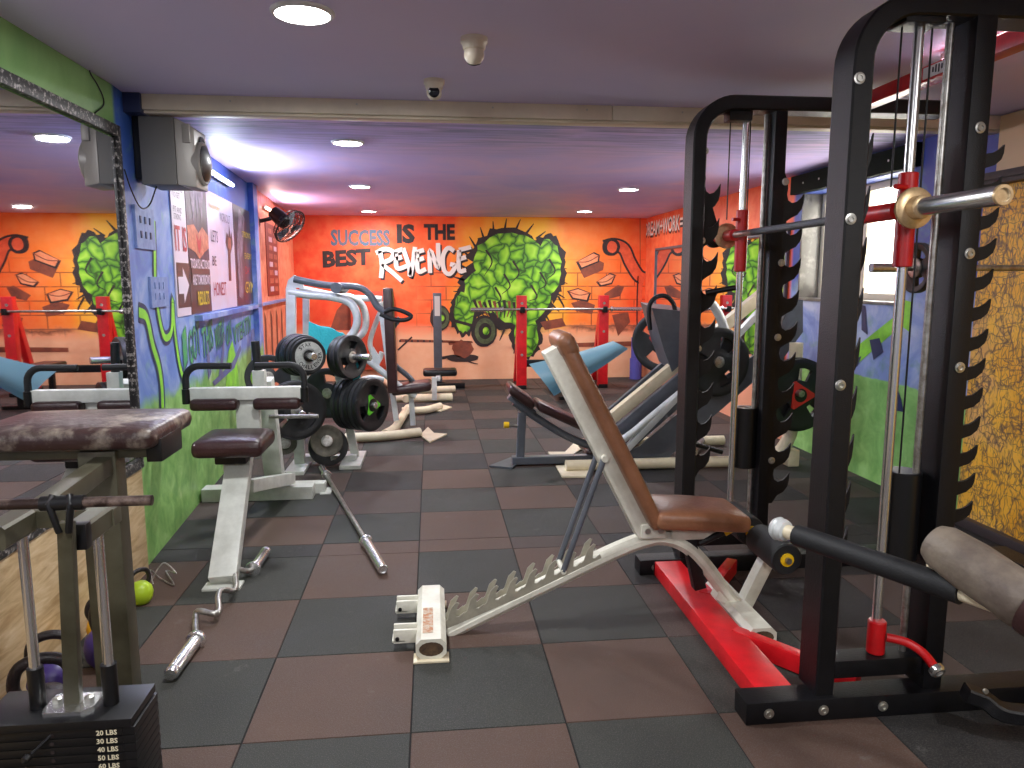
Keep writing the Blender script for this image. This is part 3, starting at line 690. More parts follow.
    a.lathe([(.045, 0), (.05, .006), (.05, .03), (.045, .036)], (1.42, hx - .02, 1.63), (0, 1, 0), 24)
    a.prism([(1.455, hx, 1.64), (1.435, hx, 1.60), (1.385, hx, 1.61), (1.345, hx, 1.83), (1.36, hx, 1.855), (1.385, hx, 1.845)], (0, .022, 0)); part('safety_hook', sm, a, BLK)
a = M(); a.cyl((1.42, 1.93, 1.63), (1.42, 3.9, 1.63), .0145, 18); a.k = 1; a.cyl((1.42, 2.55, 1.63), (1.42, 3.2, 1.63), .0152, 18); bar_ = part('barbell_bar', sm, a, [STEEL, KNURL])
for s_, yf, ye in ((-1, 2.09, 1.745), (1, 3.50, 3.86)):
    a = M(); a.lathe([(.026, 0), (.058, 0), (.06, .004), (.06, .012), (.055, .016), (.034, .018), (.034, .05), (.026, .055)], (1.42, yf - s_ * .01, 1.63), (0, s_, 0), 36); part('flange', bar_, a, BRASS)
    a = M(); L_ = abs(ye - yf); a.lathe([(.0255, 0), (.0255, L_ - .003), (.0235, L_), (.017, L_), (.016, L_ - .05), (.001, L_ - .05)], (1.42, yf, 1.63), (0, s_, 0), 32); part('sleeve', bar_, a, CHROME)
a = M(); a.lathe([(.0262, -.004), (.0262, .003), (.0250, .0045), (.0178, .0045), (.0165, -.02), (.001, -.02)], (1.42, 1.7485, 1.63), (0, -1, 0), 32); part('end_ring', bar_, a, BRASS)
a = M(); a.cyl((1.28, 3.38, 1.36), (1.41, 3.34, 1.385), .013, 14); part('peg', sm, a, BLKP)
a = M(); a.box((1.055, 2.206, .004), (1.185, 3.33, .072), .004); part('base_rail', sm, a, REDW)
for p, q in (((1.16, 2.62, .04), (1.44, 2.235, .04)), ((1.16, 2.95, .04), (1.44, 3.32, .04))):
    a = M(); a.bar(p, q, .07, .05, side=(0, 0, 1)); part('brace', sm, a, REDW)
a = M(); a.box((1.94, 2.252, 2.19), (2.01, 3.35, 2.25), .004); part('top_rail', sm, a, RED)
a = M(); a.box((1.05, 3.325, .005), (1.09, 3.332, .066)); a.k = 1; a.cyl((1.07, 3.325, .036), (1.07, 3.318, .036), .012, 12); part('joint_bracket', sm, a, [BLK, BOLT])
a = M(); a.box((1.936, 2.62, 2.20), (1.94, 2.86, 2.242)); lb = part('rail_sticker', sm, a, PLW)
a = M()
for k in range(9): a.box((1.9345, 2.66 + k * .017, 2.206 + (k % 3) * .004), (1.9355, 2.668 + k * .017, 2.232 + (k % 4) * .002))
part('sticker_print', lb, a, BLKP)

# ================================================================ ADJUSTABLE BENCH
yb = 2.86; RATCH = mat('grey_worn_ratchet', (150, 146, 132), .42, .2, (176, 170, 152), 14)
bn = thing('adjustable_bench', 'tan leather incline bench on a chipped cream frame in front of the rack', 'bench', (.65, yb, 0))
def foot_tube(x0, ya, yb_, name):
    a = M(); a.rtube([(x0 + .055, ya, .048), (x0 + .055, yb_, .048)], .115, .078, (1, 0, 0), c=.02); o = part(name, bn, a, CREAM)
    a = M(); a.prism([(x0 + .055 + .046 * math.cos(t), ya - .001, .048 + .028 * math.sin(t)) for t in [2 * PI * i / 16 for i in range(16)]], (0, -.0008, 0)); part('tube_opening', o, a, mat('rusty_inside', (104, 80, 56), .8, 0, (60, 44, 34), 30))
    a = M(); a.box((x0 - .012, ya - .02, .001), (x0 + .122, ya + .05, .009), .002); a.box((x0 - .012, yb_ - .05, .001), (x0 + .122, yb_ + .01, .009), .002); part('floor_plate', o, a, CREAM2); return o
ft = foot_tube(-.075, 2.63, 3.13, 'front_foot'); foot_tube(1.20, 2.58, 3.05, 'rear_foot')
a = M(); a.box((-.052, 2.68, .088), (-.012, 2.90, .0885)); part('faded_emblem', ft, a, mat('rust_orange_print', (176, 112, 66), .6, 0, (190, 180, 160), 60, .4, .6))
for y in (2.72, 2.98):
    a = M(); a.box((-.165, y, .03), (-.075, y + .012, .085), .003); a.box((-.165, y + .05, .03), (-.075, y + .062, .085), .003); a.box((-.17, y, .035), (-.12, y + .062, .043), .002); br = part('wheel_bracket', bn, a, CREAM)
    a = M(); a.cyl((-.15, y - .006, .05), (-.15, y + .068, .05), .008, 12); part('axle_bolt', br, a, BLKP)
sp = [at(448, 632, yb), at(500, 606, yb), at(560, 577, yb), at(610, 553, yb), at(640, 541, yb), at(662, 537, yb), at(685, 545, yb), at(705, 565, yb), at(725, 592, yb - .0), at(748, 619, yb), V((1.235, yb, .065))]
a = M(); a.rtube(smoothpath(sp, 4), .075, .058, (0, 1, 0), True, .02); part('spine', bn, a, CREAM)
# ratchet plates: a pair of toothed blades standing on the spine
a = M(); p0, p1 = at(446, 622, yb), at(600, 556, yb); u = (p1 - p0).normalized(); nn = V((-u.z, 0, u.x)); Lr = (p1 - p0).length; nt_ = 8
for yo in (-.035, .03):
    a = M()
    for i in range(nt_):
        t0 = Lr * i / nt_; st = Lr / nt_
        q = [(t0, -.012), (t0 + st, -.012), (t0 + st, .022), (t0 + st * .72, .014), (t0 + st * .6, .018), (t0 + st * .78, .05), (t0 + st * .98, .066), (t0 + st * .9, .074), (t0 + st * .55, .062), (t0 + st * .16, .022), (t0, .018)]
        a.prism([V((0, yb + yo, 0)) + V((p0.x, 0, p0.z)) + u * s_ + nn * h for s_, h in q], (0, .006, 0))
    part('ratchet_plate', bn, a, RATCH)
# backrest
bt0, bt1 = at(549, 349, yb), at(643, 533, yb); ub = (bt0 - bt1).normalized(); nb = V((ub.z, 0, -ub.x))
a = M(); a.bar(bt1 + ub * .0, bt0, .10, .062, side=(0, 1, 0), bev=.008); part('backrest_bar', bn, a, CREAM)
pc = (bt0 + bt1) / 2 + nb * .056 + ub * .035
a = M(); a.pad(pc, ((bt0 - bt1).length / 2 + .005, .13, .028), X=-ub, Y=(0, 1, 0), Z=nb, r=.025, crown=.015)
part('backrest', bn, a, TAN)
a = M(); sh = pc + ub * ((bt0 - bt1).length / 2 - .035); a.pad(sh + nb * .004 - ub * .01, (.055, .132, .036), X=ub, Y=(0, 1, 0), Z=nb, r=.036); part('head_pad', bn, a, TAN)
# seat (slightly raised front edge)
s0, s1 = at(655, 519, 2.74), at(744, 536, 2.74)
a = M(); sc_ = V(((s0.x + s1.x) / 2 + .015, yb, (s0.z + s1.z) / 2 + .02)); sxv = V((s1.x - s0.x, 0, (s1.z - s0.z) * .35)).normalized(); szv = V((-sxv.z, 0, sxv.x))
a.pad(sc_, (.195, .15, .035), X=sxv, Y=(0, 1, 0), Z=szv, r=.024, crown=.022, taper=.06); part('seat', bn, a, TAN)
a = M(); a.box((sc_.x - .1, yb - .04, sc_.z - .10), (sc_.x + .1, yb + .04, sc_.z - .035), .004); part('seat_bracket', bn, a, CREAM)
a = M(); q = at(648, 527, yb); a.box((q.x - .045, yb - .06, q.z - .03), (q.x + .06, yb + .06, q.z + .03), .008); hg = part('hinge', bn, a, CREAM)
a = M()
for dx in (-.02, .035): a.cyl((q.x + dx, yb - .068, q.z + .005), (q.x + dx, yb - .058, q.z + .005), .012, 12)
part('hinge_bolt', hg, a, BOLT)
h0 = at(601, 455, yb)
for dx, yo in ((0, -.055), (0, .055)):
    a = M(); h1 = at(561 , 566, yb); a.tube([h0 + V((0, yo, 0)), h1 + V((0, yo, 0))], .012, 14); part('support_rod', bn, a, DGREY)
a = M(); a.cyl(h0 + V((0, -.075, 0)), h0 + V((0, .075, 0)), .013, 14); part('rod_pivot', bn, a, CREAM); a = M(); a.cyl(at(561, 566, yb) + V((0, -.065, 0)), at(561, 566, yb) + V((0, .065, 0)), .011, 14); part('rod_pivot', bn, a, CREAM)
# leg-hold post with two foam rollers
a = M(); lp0, lp1 = at(744, 604, yb), at(772, 548, yb); a.bar(lp0, lp1 + (lp1 - lp0) * .15, .06, .05, side=(0, 1, 0)); a.bar(lp0, V((1.17, yb, .115)), .06, .04, side=(0, 1, 0)); part('roller_post', bn, a, CREAM)
def roller(c, r, y0, y1, par=bn):
    a = M(); a.lathe([(r * .45, 0), (r * .92, 0), (r, .006), (r, y1 - y0 - .006), (r * .92, y1 - y0), (r * .45, y1 - y0)], (c.x, y0, c.z), (0, 1, 0), 28); o = part('foam_roller', par, a, FOAM)
    a = M(); a.lathe([(r * .42, .0), (r * .42, -.006), (r * .2, -.008), (r * .2, 0)], (c.x, y0, c.z), (0, 1, 0), 16); part('roller_cap', o, a, YEL); return o
rc_ = at(782, 556, 2.62); roller(rc_, .062, 2.58, 2.82); roller(rc_, .062, 2.90, 3.14)
r2_ = sc_ + V((.16, 0, -.13)); 
a = M(); a.cyl((rc_.x, 2.56, rc_.z), (rc_.x, 3.15, rc_.z), .012, 12); part('roller_axle', bn, a, STEEL)
a = M(); a.bar(sc_ + V((-.02, 0, -.09)), V((1.10, yb, .14)), .05, .05); a.cyl(sc_ + V((.02, -.03, -.12)), sc_ + V((.13, -.05, -.06)), .014, 12); part('seat_strut', bn, a, BLK)
a = M(); a.cyl(sc_ + V((.115, -.048, -.07)), sc_ + V((.155, -.053, -.045)), .018, 14); part('pull_knob', bn, a, YEL)

# ================================================================ LEG MACHINE AT THE RIGHT EDGE
rm = thing('leg_curl_machine', 'cream framed leg machine with black foam bar and dirty rolled pad', 'weight machine', (1.75, 1.6, 0))
p, q = at(797, 535, 1.98), at(962, 592, 1.55)
a = M(); a.tube([p, q], .031, 26); part('foam_grip', rm, a, FOAM)
d = (p - q).normalized()
a = M(); a.cyl(p, p + d * .045, .021, 20); part('roller_tube', rm, a, CREAM2); a = M(); a.cyl(q - d * .001, q - d * .22, .022, 20); part('roller_tube', rm, a, CREAM2)
a = M(); a.lathe([(.022, 0), (.03, .004), (.034, .016), (.03, .026), (.036, .032), (.03, .044), (.01, .048)], p + d * .035, d, 22); part('tube_stop', rm, a, SILV)
e = q - d * .20
a = M(); a.pad(e + V((.02, 0, -.0)), (.05, .035, .032), X=-d, r=.014); part('end_block', rm, a, BLKP)
p2, q2 = at(932, 540, 1.62), at(1040, 612, 1.38); d2 = (q2 - p2).normalized()
a = M(); L2 = (q2 - p2).length; a.lathe([(.02, 0), (.045, .006), (.056, .03), (.062, L2 * .4), (.06, L2 * .75), (.064, L2 - .03), (.05, L2 - .005), (.02, L2)], p2, d2, 30); part('roll_pad', rm, a, DIRTY)
a = M(); a.lathe([(.03, 0), (.064, .005), (.066, .05), (.06, .10), (.055, .14), (.02, .145)], q2 - d2 * .02, d2, 26); part('pad_end', rm, a, BRN)
a = M(); a.tube(smoothpath([p2 + V((.0, 0, -.05)), p2 + V((.12, -.06, -.10)), p2 + V((.25, -.14, -.13)), V((1.62, 1.30, .50))], 5), .02, 14); a.rtube([(1.62, 1.30, .52), (1.62, 1.30, .03)], .06, .06, (0, 1, 0)); a.rtube([(1.45, 1.30, .035), (2.3, 1.30, .035)], .07, .06, (0, 1, 0)); a.rtube([(2.2, 1.30, .03), (2.2, 1.30, .62)], .06, .06, (0, 1, 0)); a.tube([e, V((1.62, 1.30, .50))], .02, 14); part('frame', rm, a, CREAM2)
fp = [at(965, 692, 1.98), at(985, 700, 1.96), at(1003, 712, 1.93), at(1045, 716, 1.9), at(1100, 716, 1.88)]
a = M(); a.rtube(smoothpath([V((p_.x, p_.y, max(p_.z, .045))) for p_ in fp], 3), .045, .06, (0, 0, 1)); a.k = 1; a.cyl(fp[0] + V((.04, -.03, .02)), fp[0] + V((.04, -.038, .02)), .008, 10)
ob = single('low_foot_rest', a, [BLK, BOLT], 'low black bent steel foot bar on the floor at the right edge', 'foot bar', (fp[1].x, fp[1].y, 0))

# ================================================================ PLATES
def plate_mesh(r, th, holes=3):
    """grip plate lying in x-y, thickness along z, with real grip holes"""
    m = M(); n = 72; rad = [.025, r * .22, r * .30, r * .40, r * .62, r * .74, r * .86, r * .97, r]
    zz = [th * .5, th * .5, th * .42, th * .3, th * .3, th * .34, th * .5, th * .5, th * .38]
    def hole(i, j):
        if not holes: return False
        a = (i + .5) / n * holes % 1.; return rad[j] >= r * .39 and rad[j + 1] <= r * .75 and .28 < a < .72
    V1 = [[m.bm.verts.new((rad[j] * math.cos(2 * PI * i / n), rad[j] * math.sin(2 * PI * i / n), zz[j])) for j in range(len(rad))] for i in range(n)]
    V0 = [[m.bm.verts.new((rad[j] * math.cos(2 * PI * i / n), rad[j] * math.sin(2 * PI * i / n), -zz[j])) for j in range(len(rad))] for i in range(n)]
    for i in range(n):
        k = (i + 1) % n
        for j in range(len(rad) - 1):
            if hole(i, j):
                continue
            m.f([V1[i][j], V1[i][j + 1], V1[k][j + 1], V1[k][j]], True); m.f([V0[i][j], V0[k][j], V0[k][j + 1], V0[i][j + 1]], True)
            if j > 0 and hole(i, j - 1): m.f([V1[i][j], V1[k][j], V0[k][j], V0[i][j]])
            if j < len(rad) - 2 and hole(i, j + 1): m.f([V1[i][j + 1], V0[i][j + 1], V0[k][j + 1], V1[k][j + 1]])
            for (o_, a_, b_) in ((i - 1, i, i), ((i + 1) % n, k, k)):
                if hole(o_ % n, j): m.f([V1[a_][j], V0[a_][j], V0[a_][j + 1], V1[a_][j + 1]])
        m.f([V1[i][-1], V0[i][-1], V0[k][-1], V1[k][-1]], True); m.f([V1[i][0], V1[k][0], V0[k][0], V0[i][0]], True)
    return m
def orient(o, c, nrm, roll=0.):
    x, y, d = frame_to(nrm); o.matrix_world = Matrix.Translation(V(c)) @ Matrix((x, y, d)).transposed().to_4x4() @ Matrix.Rotation(roll, 4, 'Z')
PROTO = {}
def plate(r, th, c, nrm, label, group=None, style='plain', roll=0., name='weight_plate', m_=None):
    key = (round(r, 3), style, th)
    if key not in PROTO:
        t = thing(name, label, 'weight plate', (0, 0, 0), group)
        mt = {'faded': RUB2, 'iron': IRON}.get(style, RUB)
        part('disc', t, plate_mesh(r, th, 0 if style in ('ring', 'iron') else 3), mt, recalc=True)
        a = M(); a.lathe([(.0255, -th * .5), (.04, -th * .5), (.042, -th * .52), (.042, th * .52), (.04, th * .54), (.0255, th * .54)], (0, 0, 0), (0, 0, 1), 24)
        part('hub', t, a, STEEL if style != 'ring' else BLKP)
        if style == 'ring':
            a = M(); a.lathe([(r * .42, th * .5), (r * .42, th * .535), (r * .80, th * .535), (r * .80, th * .5)], (0, 0, 0), (0, 0, 1), 48); rg = part('pale_ring', t, a, mat('pale_ring_paint', (170, 172, 168), .5, 0, (140, 142, 140), 30))
            a = M()
            for wrd, a0, fl in (('CHALLENGER', -PI * .92, 1), ('FITNESS'[:0], 0, 1)):
                for k, ch in enumerate(wrd):
                    an = a0 + k * .295; X = V((-math.sin(an), math.cos(an), 0)); Y = V((-math.cos(an), -math.sin(an), 0)); c0 = V((math.cos(an), math.sin(an), 0)) * r * .73 - X * r * .075
                    a.text(ch, c0 + V((0, 0, th * .542)), X, Y, r * .15, r * .22, 0, .02)
            for an in (1.1, 1.4, 1.7, 2.0): 
                X = V((math.sin(an), -math.cos(an), 0)); c0 = V((math.cos(an), math.sin(an), 0)) * r * .54 - X * r * .06
                a.text('XATS'[int((an - 1.09) / .3)], c0 + V((0, 0, th * .542)), X, V((math.cos(an), math.sin(an), 0)), r * .15, r * .2, 0, .02)
            part('ring_lettering', rg, a, BLKP, recalc=False)
        if style in ('green', 'red'):
            a = M(); t3 = [(r * .5 * math.cos(2 * PI * i / 3 + PI / 2), r * .5 * math.sin(2 * PI * i / 3 + PI / 2), th * .32) for i in range(3)]
            q = []
            for i in range(3):
                A, B_ = V(t3[i]), V(t3[(i + 1) % 3]); q += [A.lerp(B_, .1), A.lerp(B_, .9)]
            a.prism(q, (0, 0, th * .22)); part('emblem', t, a, PLG if style == 'green' else PLR)
            a = M(); a.lathe([(.0255, th * .5), (.05, th * .56), (.045, th * .6), (.0255, th * .6)], (0, 0, 0), (0, 0, 1), 24); part('centre_ring', t, a, BLKP)
        PROTO[key] = t; o = t
    else:
        o = dup(PROTO[key]); o['label'] = label
        if group: o['group'] = group
        elif 'group' in o: del o['group']
    orient(o, c, nrm, roll); return o

# short barbell on a stand behind the rack
bz = at(950, 268, 3.0).z
bb = thing('barbell', 'thin steel barbell with one small black plate, before the ochre wallpaper', 'barbell', (2.4, 3.0, bz))
a = M(); a.cyl((1.92, 3.0, bz), (3.0, 3.0, bz), .0135, 16); part('bar', bb, a, STEEL); 
a = M(); a.cyl((1.86, 3.0, bz), (1.97, 3.0, bz), .02, 18); part('sleeve', bb, a, CHROME)
plate(.107, .03, V((at(917, 271, 3.0).x, 3.0, bz)), (-1, 0, 0), 'small black plate on the thin barbell by the window', None, 'small')
st = thing('barbell_stand', 'black upright stand carrying the thin barbell at the right edge', 'rack', (2.9, 3.0, 0))
a = M(); a.box((2.86, 2.97, .03), (2.92, 3.03, bz - .0145), .004); a.box((2.86, 2.93, bz - .03), (2.92, 2.955, bz + .03), .003); part('upright', st, a, BLK)
a = M(); a.box((2.83, 2.6, 0), (2.95, 3.4, .05), .004); part('base', st, a, BLK)

# ================================================================ PLATE TREE
Yt = 5.75
tree = thing('plate_tree', 'worn grey plate storage tree loaded with black weight plates', 'plate rack', (-.85, Yt, 0))
tp = at(335, 333, Yt); lf0, lf1 = at(313, 470, 5.6), at(355, 462, 5.75)
a = M(); a.bar((-1.02, 5.68, .03), (-1.02, 5.68, .78), .075, .06, side=(1, 0, 0)); part('post', tree, a, GREYW); a = M(); a.bar((-.62, 5.86, .03), (-.78, 5.86, 1.0), .06, .06, side=(0, 1, 0)); part('post', tree, a, GREYW)
a = M(); a.box((-1.09, 5.42, 0), (-.95, 6.0, .03), .004); part('foot', tree, a, GREYW); a = M(); a.box((-.71, 5.55, 0), (-.55, 6.05, .03), .004); part('foot', tree, a, GREYW); a = M(); a.box((-1.0, 5.72, .03), (-.6, 5.78, .07), .003); part('cross_bar', tree, a, GREYW); a = M(); a.bar((-1.02, 5.6, .76), (-.78, 5.78, .98), .06, .05); part('top_bar', tree, a, GREYW)
def peg(p, nrm, l, r=.025):
    p, nrm = V(p), V(nrm).normalized(); a = M(); a.lathe([(r * .8, -.25), (r * .8, 0), (r, 0), (r, l - .004), (r * .85, l)], p, nrm, 20); return part('peg', tree, a, CHROME)
gp = 'black plates on the storage tree'
def stack(cpx, Y, r, nrm, specs, peglen, nm, gap=.0, roll=.4):
    n_ = V(nrm).normalized(); c = at(*cpx, Y); t = 0
    for i, (rr, th, stl, lab) in enumerate(specs):
        plate(rr, th, c - n_ * (t + th / 2), n_, lab, None, stl, roll + i * .7); t += th * 1.09 + .003
    peg(c - n_ * .0, n_, peglen); return c
stack((309, 356), 5.35, 22, (.5, -.86, .04), [(.128, .036, 'ring', 'weight plate with a pale lettered ring on the tree'), (.14, .044, 'faded', 'plate directly behind the pale ringed plate'),
      (.15, .05, 'plain', 'third plate back from the pale ringed plate, upper left of tree'), (.15, .05, 'faded', 'fourth plate back from the pale ringed plate, upper left of tree'), (.155, .05, 'plain', 'rearmost plate behind the pale ringed plate, upper left of tree')], .10, 'a')
stack((353, 357), 5.55, 26, (.8, -.6, .03), [(.162, .036, 'plain', 'open grip plate facing right at the upper right of the tree'), (.162, .036, 'faded', 'plate just behind the upper right grip plate of the tree'), (.155, .034, 'plain', 'innermost plate of the upper right peg of the tree')], .17, 'b')
stack((297, 411), 5.15, 30, (.38, -.92, 0), [(.205, .036, 'plain', 'big dark grip plate low on the left of the tree, its peg showing'), (.205, .036, 'faded', 'plate behind the big grip plate low on the left of the tree')], .16, 'c')
stack((373, 405), 5.55, 32, (.82, -.57, 0), [(.2, .036, 'green', 'black grip plate with a bright green triangle at its centre')] +
      [(.2, .036, 'plain' if i % 2 else 'faded', 'plate %s behind the green triangle plate' % w_) for i, w_ in enumerate(('directly', 'two places', 'three places', 'four places', 'five places'))], .03, 'd')
plate(.17, .04, at(268, 377, 5.75), (.25, -.95, .1), 'black plate left of the tree, mostly hidden by the grey machine handle', None, 'faded')
plate(.2, .036, at(328, 393, 5.95), (-.3, -.9, .05), 'dim black plate in the middle of the tree behind the others', None, 'plain', .3)
plate(.12, .034, at(327, 441, 5.5), (.12, -.95, .22), 'round worn khaki plate leaning at the foot of the tree', None, 'iron')
plate(.085, .034, at(285, 443, 5.45), (.1, -.95, .2), 'smaller worn greenish plate at the left foot of the tree', None, 'iron')
plate(.15, .034, V((-.80, 5.66, .16)), (.35, -.92, .15), 'black plate standing on the floor between the legs of the tree', None, 'faded')
# cyan cloth over the top
a = M(); R3 = random.Random(4); g = {}
c0 = at(335, 333, 5.7)
for i in range(19):
    for j in range(9):
        u_, v_ = i / 18 - .5, j / 8 - .5
        x = u_ * .36; drop = -.5 * max(0, abs(v_) - .12) - .12 * u_ + (.0 if u_ < .2 else -(u_ - .2) * .7)
        g[i, j] = a.bm.verts.new(V((-.90 + .17 + x, 5.68 + v_ * .22, 1.05 + drop + .007 * math.sin(i * .8 + j * .5) + R3.uniform(-.003, .003))))
for i in range(18):
    for j in range(8): a.f([g[i, j], g[i + 1, j], g[i + 1, j + 1], g[i, j + 1]], True)
r_ = bmesh.ops.solidify(a.bm, geom=a.bm.faces[:], thickness=.008)
single('towel', a, CYAN, 'bright cyan cloth draped over the top of the plate tree', 'cloth', (-.8, 5.68, 1.0))

# ================================================================ BARS ON THE FLOOR
p, q = atZ(322, 468, .03), atZ(382, 568, .03); d = (q - p).normalized(); Lb = (q - p).length
ob = thing('olympic_barbell', 'long straight chrome barbell lying on the floor from the plate tree', 'barbell', (p + q) / 2 * 1.0)
a = M(); a.cyl(p, q, .0142, 18); part('shaft', ob, a, [STEEL])
for c_, s_ in ((p + d * .22, -1), (q - d * .40, 1)):
    ll = .22 if s_ < 0 else .42
    a = M(); a.lathe([(.0145, -.012), (.034, -.012), (.037, -.006), (.037, .006), (.033, .012), (.0255, .014), (.0255, ll), (.022, ll + .004), (.018, ll + .004), (.017, ll - .004)], c_, d * s_, 28); part('sleeve', ob, a, CHROME)
zr = .028
pts = [atZ(x, y, z_) for x, y, z_ in ((196, 640, zr), (195.6, 616, zr + .004), (200, 611, zr + .02), (214, 614, zr + .012), (219, 610, zr + .012), (218, 597, zr + .04), (222, 590, zr + .05), (232, 591, zr + .02), (236, 587, zr + .02), (235, 573, zr + .03), (237, 569, zr + .03), (247, 571, zr + .01), (253, 569, zr))]
ez = thing('curl_bar', 'zigzag chrome curl bar lying on the floor at the foot of the grey machine', 'barbell', pts[6] * 1.0)
a = M(); a.tube(smoothpath(pts, 3), .0125, 14); part('shaft', ez, a, STEEL)
for c_, e_ in ((pts[0], atZ(171, 674, zr)), (pts[-1], atZ(266, 551, zr))):
    dd = (e_ - c_).normalized(); ll = (e_ - c_).length
    a = M(); a.lathe([(.013, -.012), (.036, -.012), (.038, -.006), (.038, .006), (.034, .01), (.025, .012), (.025, ll - .03), (.0235, ll - .026), (.0235, ll - .02), (.0255, ll - .016), (.0255, ll), (.02, ll + .008), (.008, ll + .01)], c_, dd, 28); part('sleeve', ez, a, CHROME)
a = M(); c_ = V((-1.27, 3.42, .006))
pc_ = [at(x, y, 3.42) for x, y in ((157, 583), (150, 575), (152, 570), (163, 562), (174, 570), (166, 578), (158, 566))]
pc_ = smoothpath([atZ(x, y, z_) for x, y, z_ in ((152, 580, .01), (158, 569, .05), (165, 563, .07), (176, 573, .03), (166, 571, .02), (174, 585, .01), (160, 578, .01), (150, 570, .06), (153, 584, .012))], 5)
a.tube(pc_, .0035, 8); single('spring_collar', a, STEEL, 'bent wire spring collar on the floor beside the lime kettlebell', 'bar clip', (pc_[0].x, pc_[0].y, 0))

# ================================================================ GREY SEATED MACHINE
cm = thing('seated_calf_machine', 'pale grey seated machine with brown pads and two black curved handles', 'weight machine', (-.98, 4.2, 0))
Ym = 4.15; dzc = .022
def mk(fn, nm, mt, par=cm): a = M(); fn(a); return part(nm, par, a, mt)
leg0, leg1 = V((-.985, 3.42, .03)), V((-1.03, 4.02, .50))
mk(lambda a: (a.bar(leg0, leg1, .125, .07, side=(1, 0, 0)), a.box((-1.07, 3.37, .0), (-.90, 3.46, .012), .002)), 'front_leg', GREYW)
pl, pr = at(190, 394, Ym), at(303, 394, Ym)
mk(lambda a: a.box((pl.x, Ym - .03, pl.z - .034), (pr.x, Ym + .03, pl.z + .034), .004), 'crossbar', GREYW)
cx = (pl.x + pr.x) / 2
mk(lambda a: (a.box((cx - .065, Ym, .50), (cx + .06, Ym + .05, pl.z - .02), .004)), 'upright_plate', GREYW)
mk(lambda a: a.cyl((cx - .16, Ym + .02, .80), (cx - .06, Ym + .02, .80), .011, 12), 'pin', BLKP)
for xa, xb in ((pl.x + .01, pl.x + .26), (pr.x - .26, pr.x - .01)):
    mk(lambda a: a.pad(((xa + xb) / 2, Ym, pl.z - .055), ((xb - xa) / 2, .07, .032), r=.022), 'thigh_pad', BRN)
for s_, e_ in ((1, pl), (-1, pr)):
    x_ = e_.x + s_ * -.012; x2 = at(232 if s_ > 0 else 256, 367, Ym).x; zt = pl.z + .15
    pth = [(x_, Ym - .02, pl.z - .02), (x_, Ym - .02, zt - .07)] + [(x_ + s_ * (.075 - .075 * math.cos(t)), Ym - .02, zt - .07 + .075 * math.sin(t)) for t in [PI / 2 * i / 6 for i in range(1, 7)]] + [(x2, Ym - .02, zt + .003)]
    mk(lambda a: a.tube(pth, .018, 16), 'handle', FOAM)
    mk(lambda a: a.cyl((x_, Ym - .025, pl.z - .05), (x_, Ym - .025, pl.z + .03), .022, 14), 'handle_socket', BLKP)
zc_ = at(230, 445, 3.98).z
def seatf(a): a.pad((-1.035, 3.93, .575), (.175, .18, .045), r=.035, crown=.012)
mk(seatf, 'seat', BRN)
mk(lambda a: (a.box((-1.13, 3.88, .47), (-.97, 4.05, .53), .012)), 'seat_block', BLKP)
mk(lambda a: (a.box((-1.10, 3.92, .42), (-.975, 4.06, .48), .01)), 'seat_collar', GREYW)
v0, v1 = at(275, 490, 4.75), at(264, 408, 4.6)
mk(lambda a: a.bar(V((v0.x, 4.78, .12)), V((v1.x, 4.62, .82)), .11, .09, side=(1, 0, 0)), 'rear_post', GREYW)
mk(lambda a: (a.box((-1.49, 4.80, .0), (-.79, 4.92, .085), .004)), 'base_beam', GREYW)
mk(lambda a: (a.box((-1.2, 4.93, .0), (-.73, 5.02, .07), .004), a.box((-.76, 4.90, .0), (-.69, 5.05, .008), .002)), 'base_beam', GREYW)
mk(lambda a: a.bar((-1.0, 4.0, .32), (-.94, 4.86, .13), .07, .07, side=(1, 0, 0)), 'link_arm', GREYW)
pz = at(300, 416, 4.6)
mk(lambda a: a.cyl((v1.x + .03, 4.6, pz.z), (at(319, 416, 4.6).x, 4.58, pz.z), .012, 12), 'plate_pin', STEEL)
sv = at(258, 365, 4.45)
mk(lambda a: a.cyl((sv.x, 4.45, sv.z - .06), (sv.x - .01, 4.45, sv.z + .14), .024, 16), 'lever_grip', FOAM)
mk(lambda a: (a.box((sv.x - .03, 4.42, .72), (sv.x + .04, 4.48, sv.z - .03), .004)), 'lever_arm', GREYW)

# ================================================================ LEFT FRONT MACHINE
lm = thing('cable_curl_machine', 'brown padded machine with black weight stack at the left edge', 'weight machine', (-.85, 1.75, 0))
def lk(fn, nm, mt, par=lm, label=None): a = M(); fn(a); return part(nm, par, a, mt, label)
lk(lambda a: a.box((-1.02, 2.20, .02), (-.915, 2.27, .93), .006), 'column', OLIVE)
lk(lambda a: a.pad((-1.05, 2.33, .972), (.262, .185, .031), r=.026, crown=.012, taper=.0), 'arm_pad', WORNB)
lk(lambda a: a.box((-1.34, 2.22, .905), (-.83, 2.36, .942), .004), 'pad_beam', OLIVE)
lk(lambda a: a.box((-.83, 2.20, .895), (-.785, 2.38, .965), .006), 'beam_cap', BLKP)
lk(lambda a: (a.box((-1.36, 1.30, 0), (-.66, 1.40, .06), .004), a.box((-1.25, 1.3, 0), (-1.15, 2.0, .06), .004), a.box((-1.0, 1.40, 0), (-.91, 2.34, .06), .004)), 'base', OLIVE)
hb = at(60, 503, 1.5).z
lk(lambda a: a.cyl((-1.12, 1.5, hb), (-.56, 1.5, hb), .0105, 16), 'curl_bar_handle', mat('grimy_steel', (60, 46, 42), .35, .6, (150, 130, 120), 22, .45, .7))
hx_ = -.728
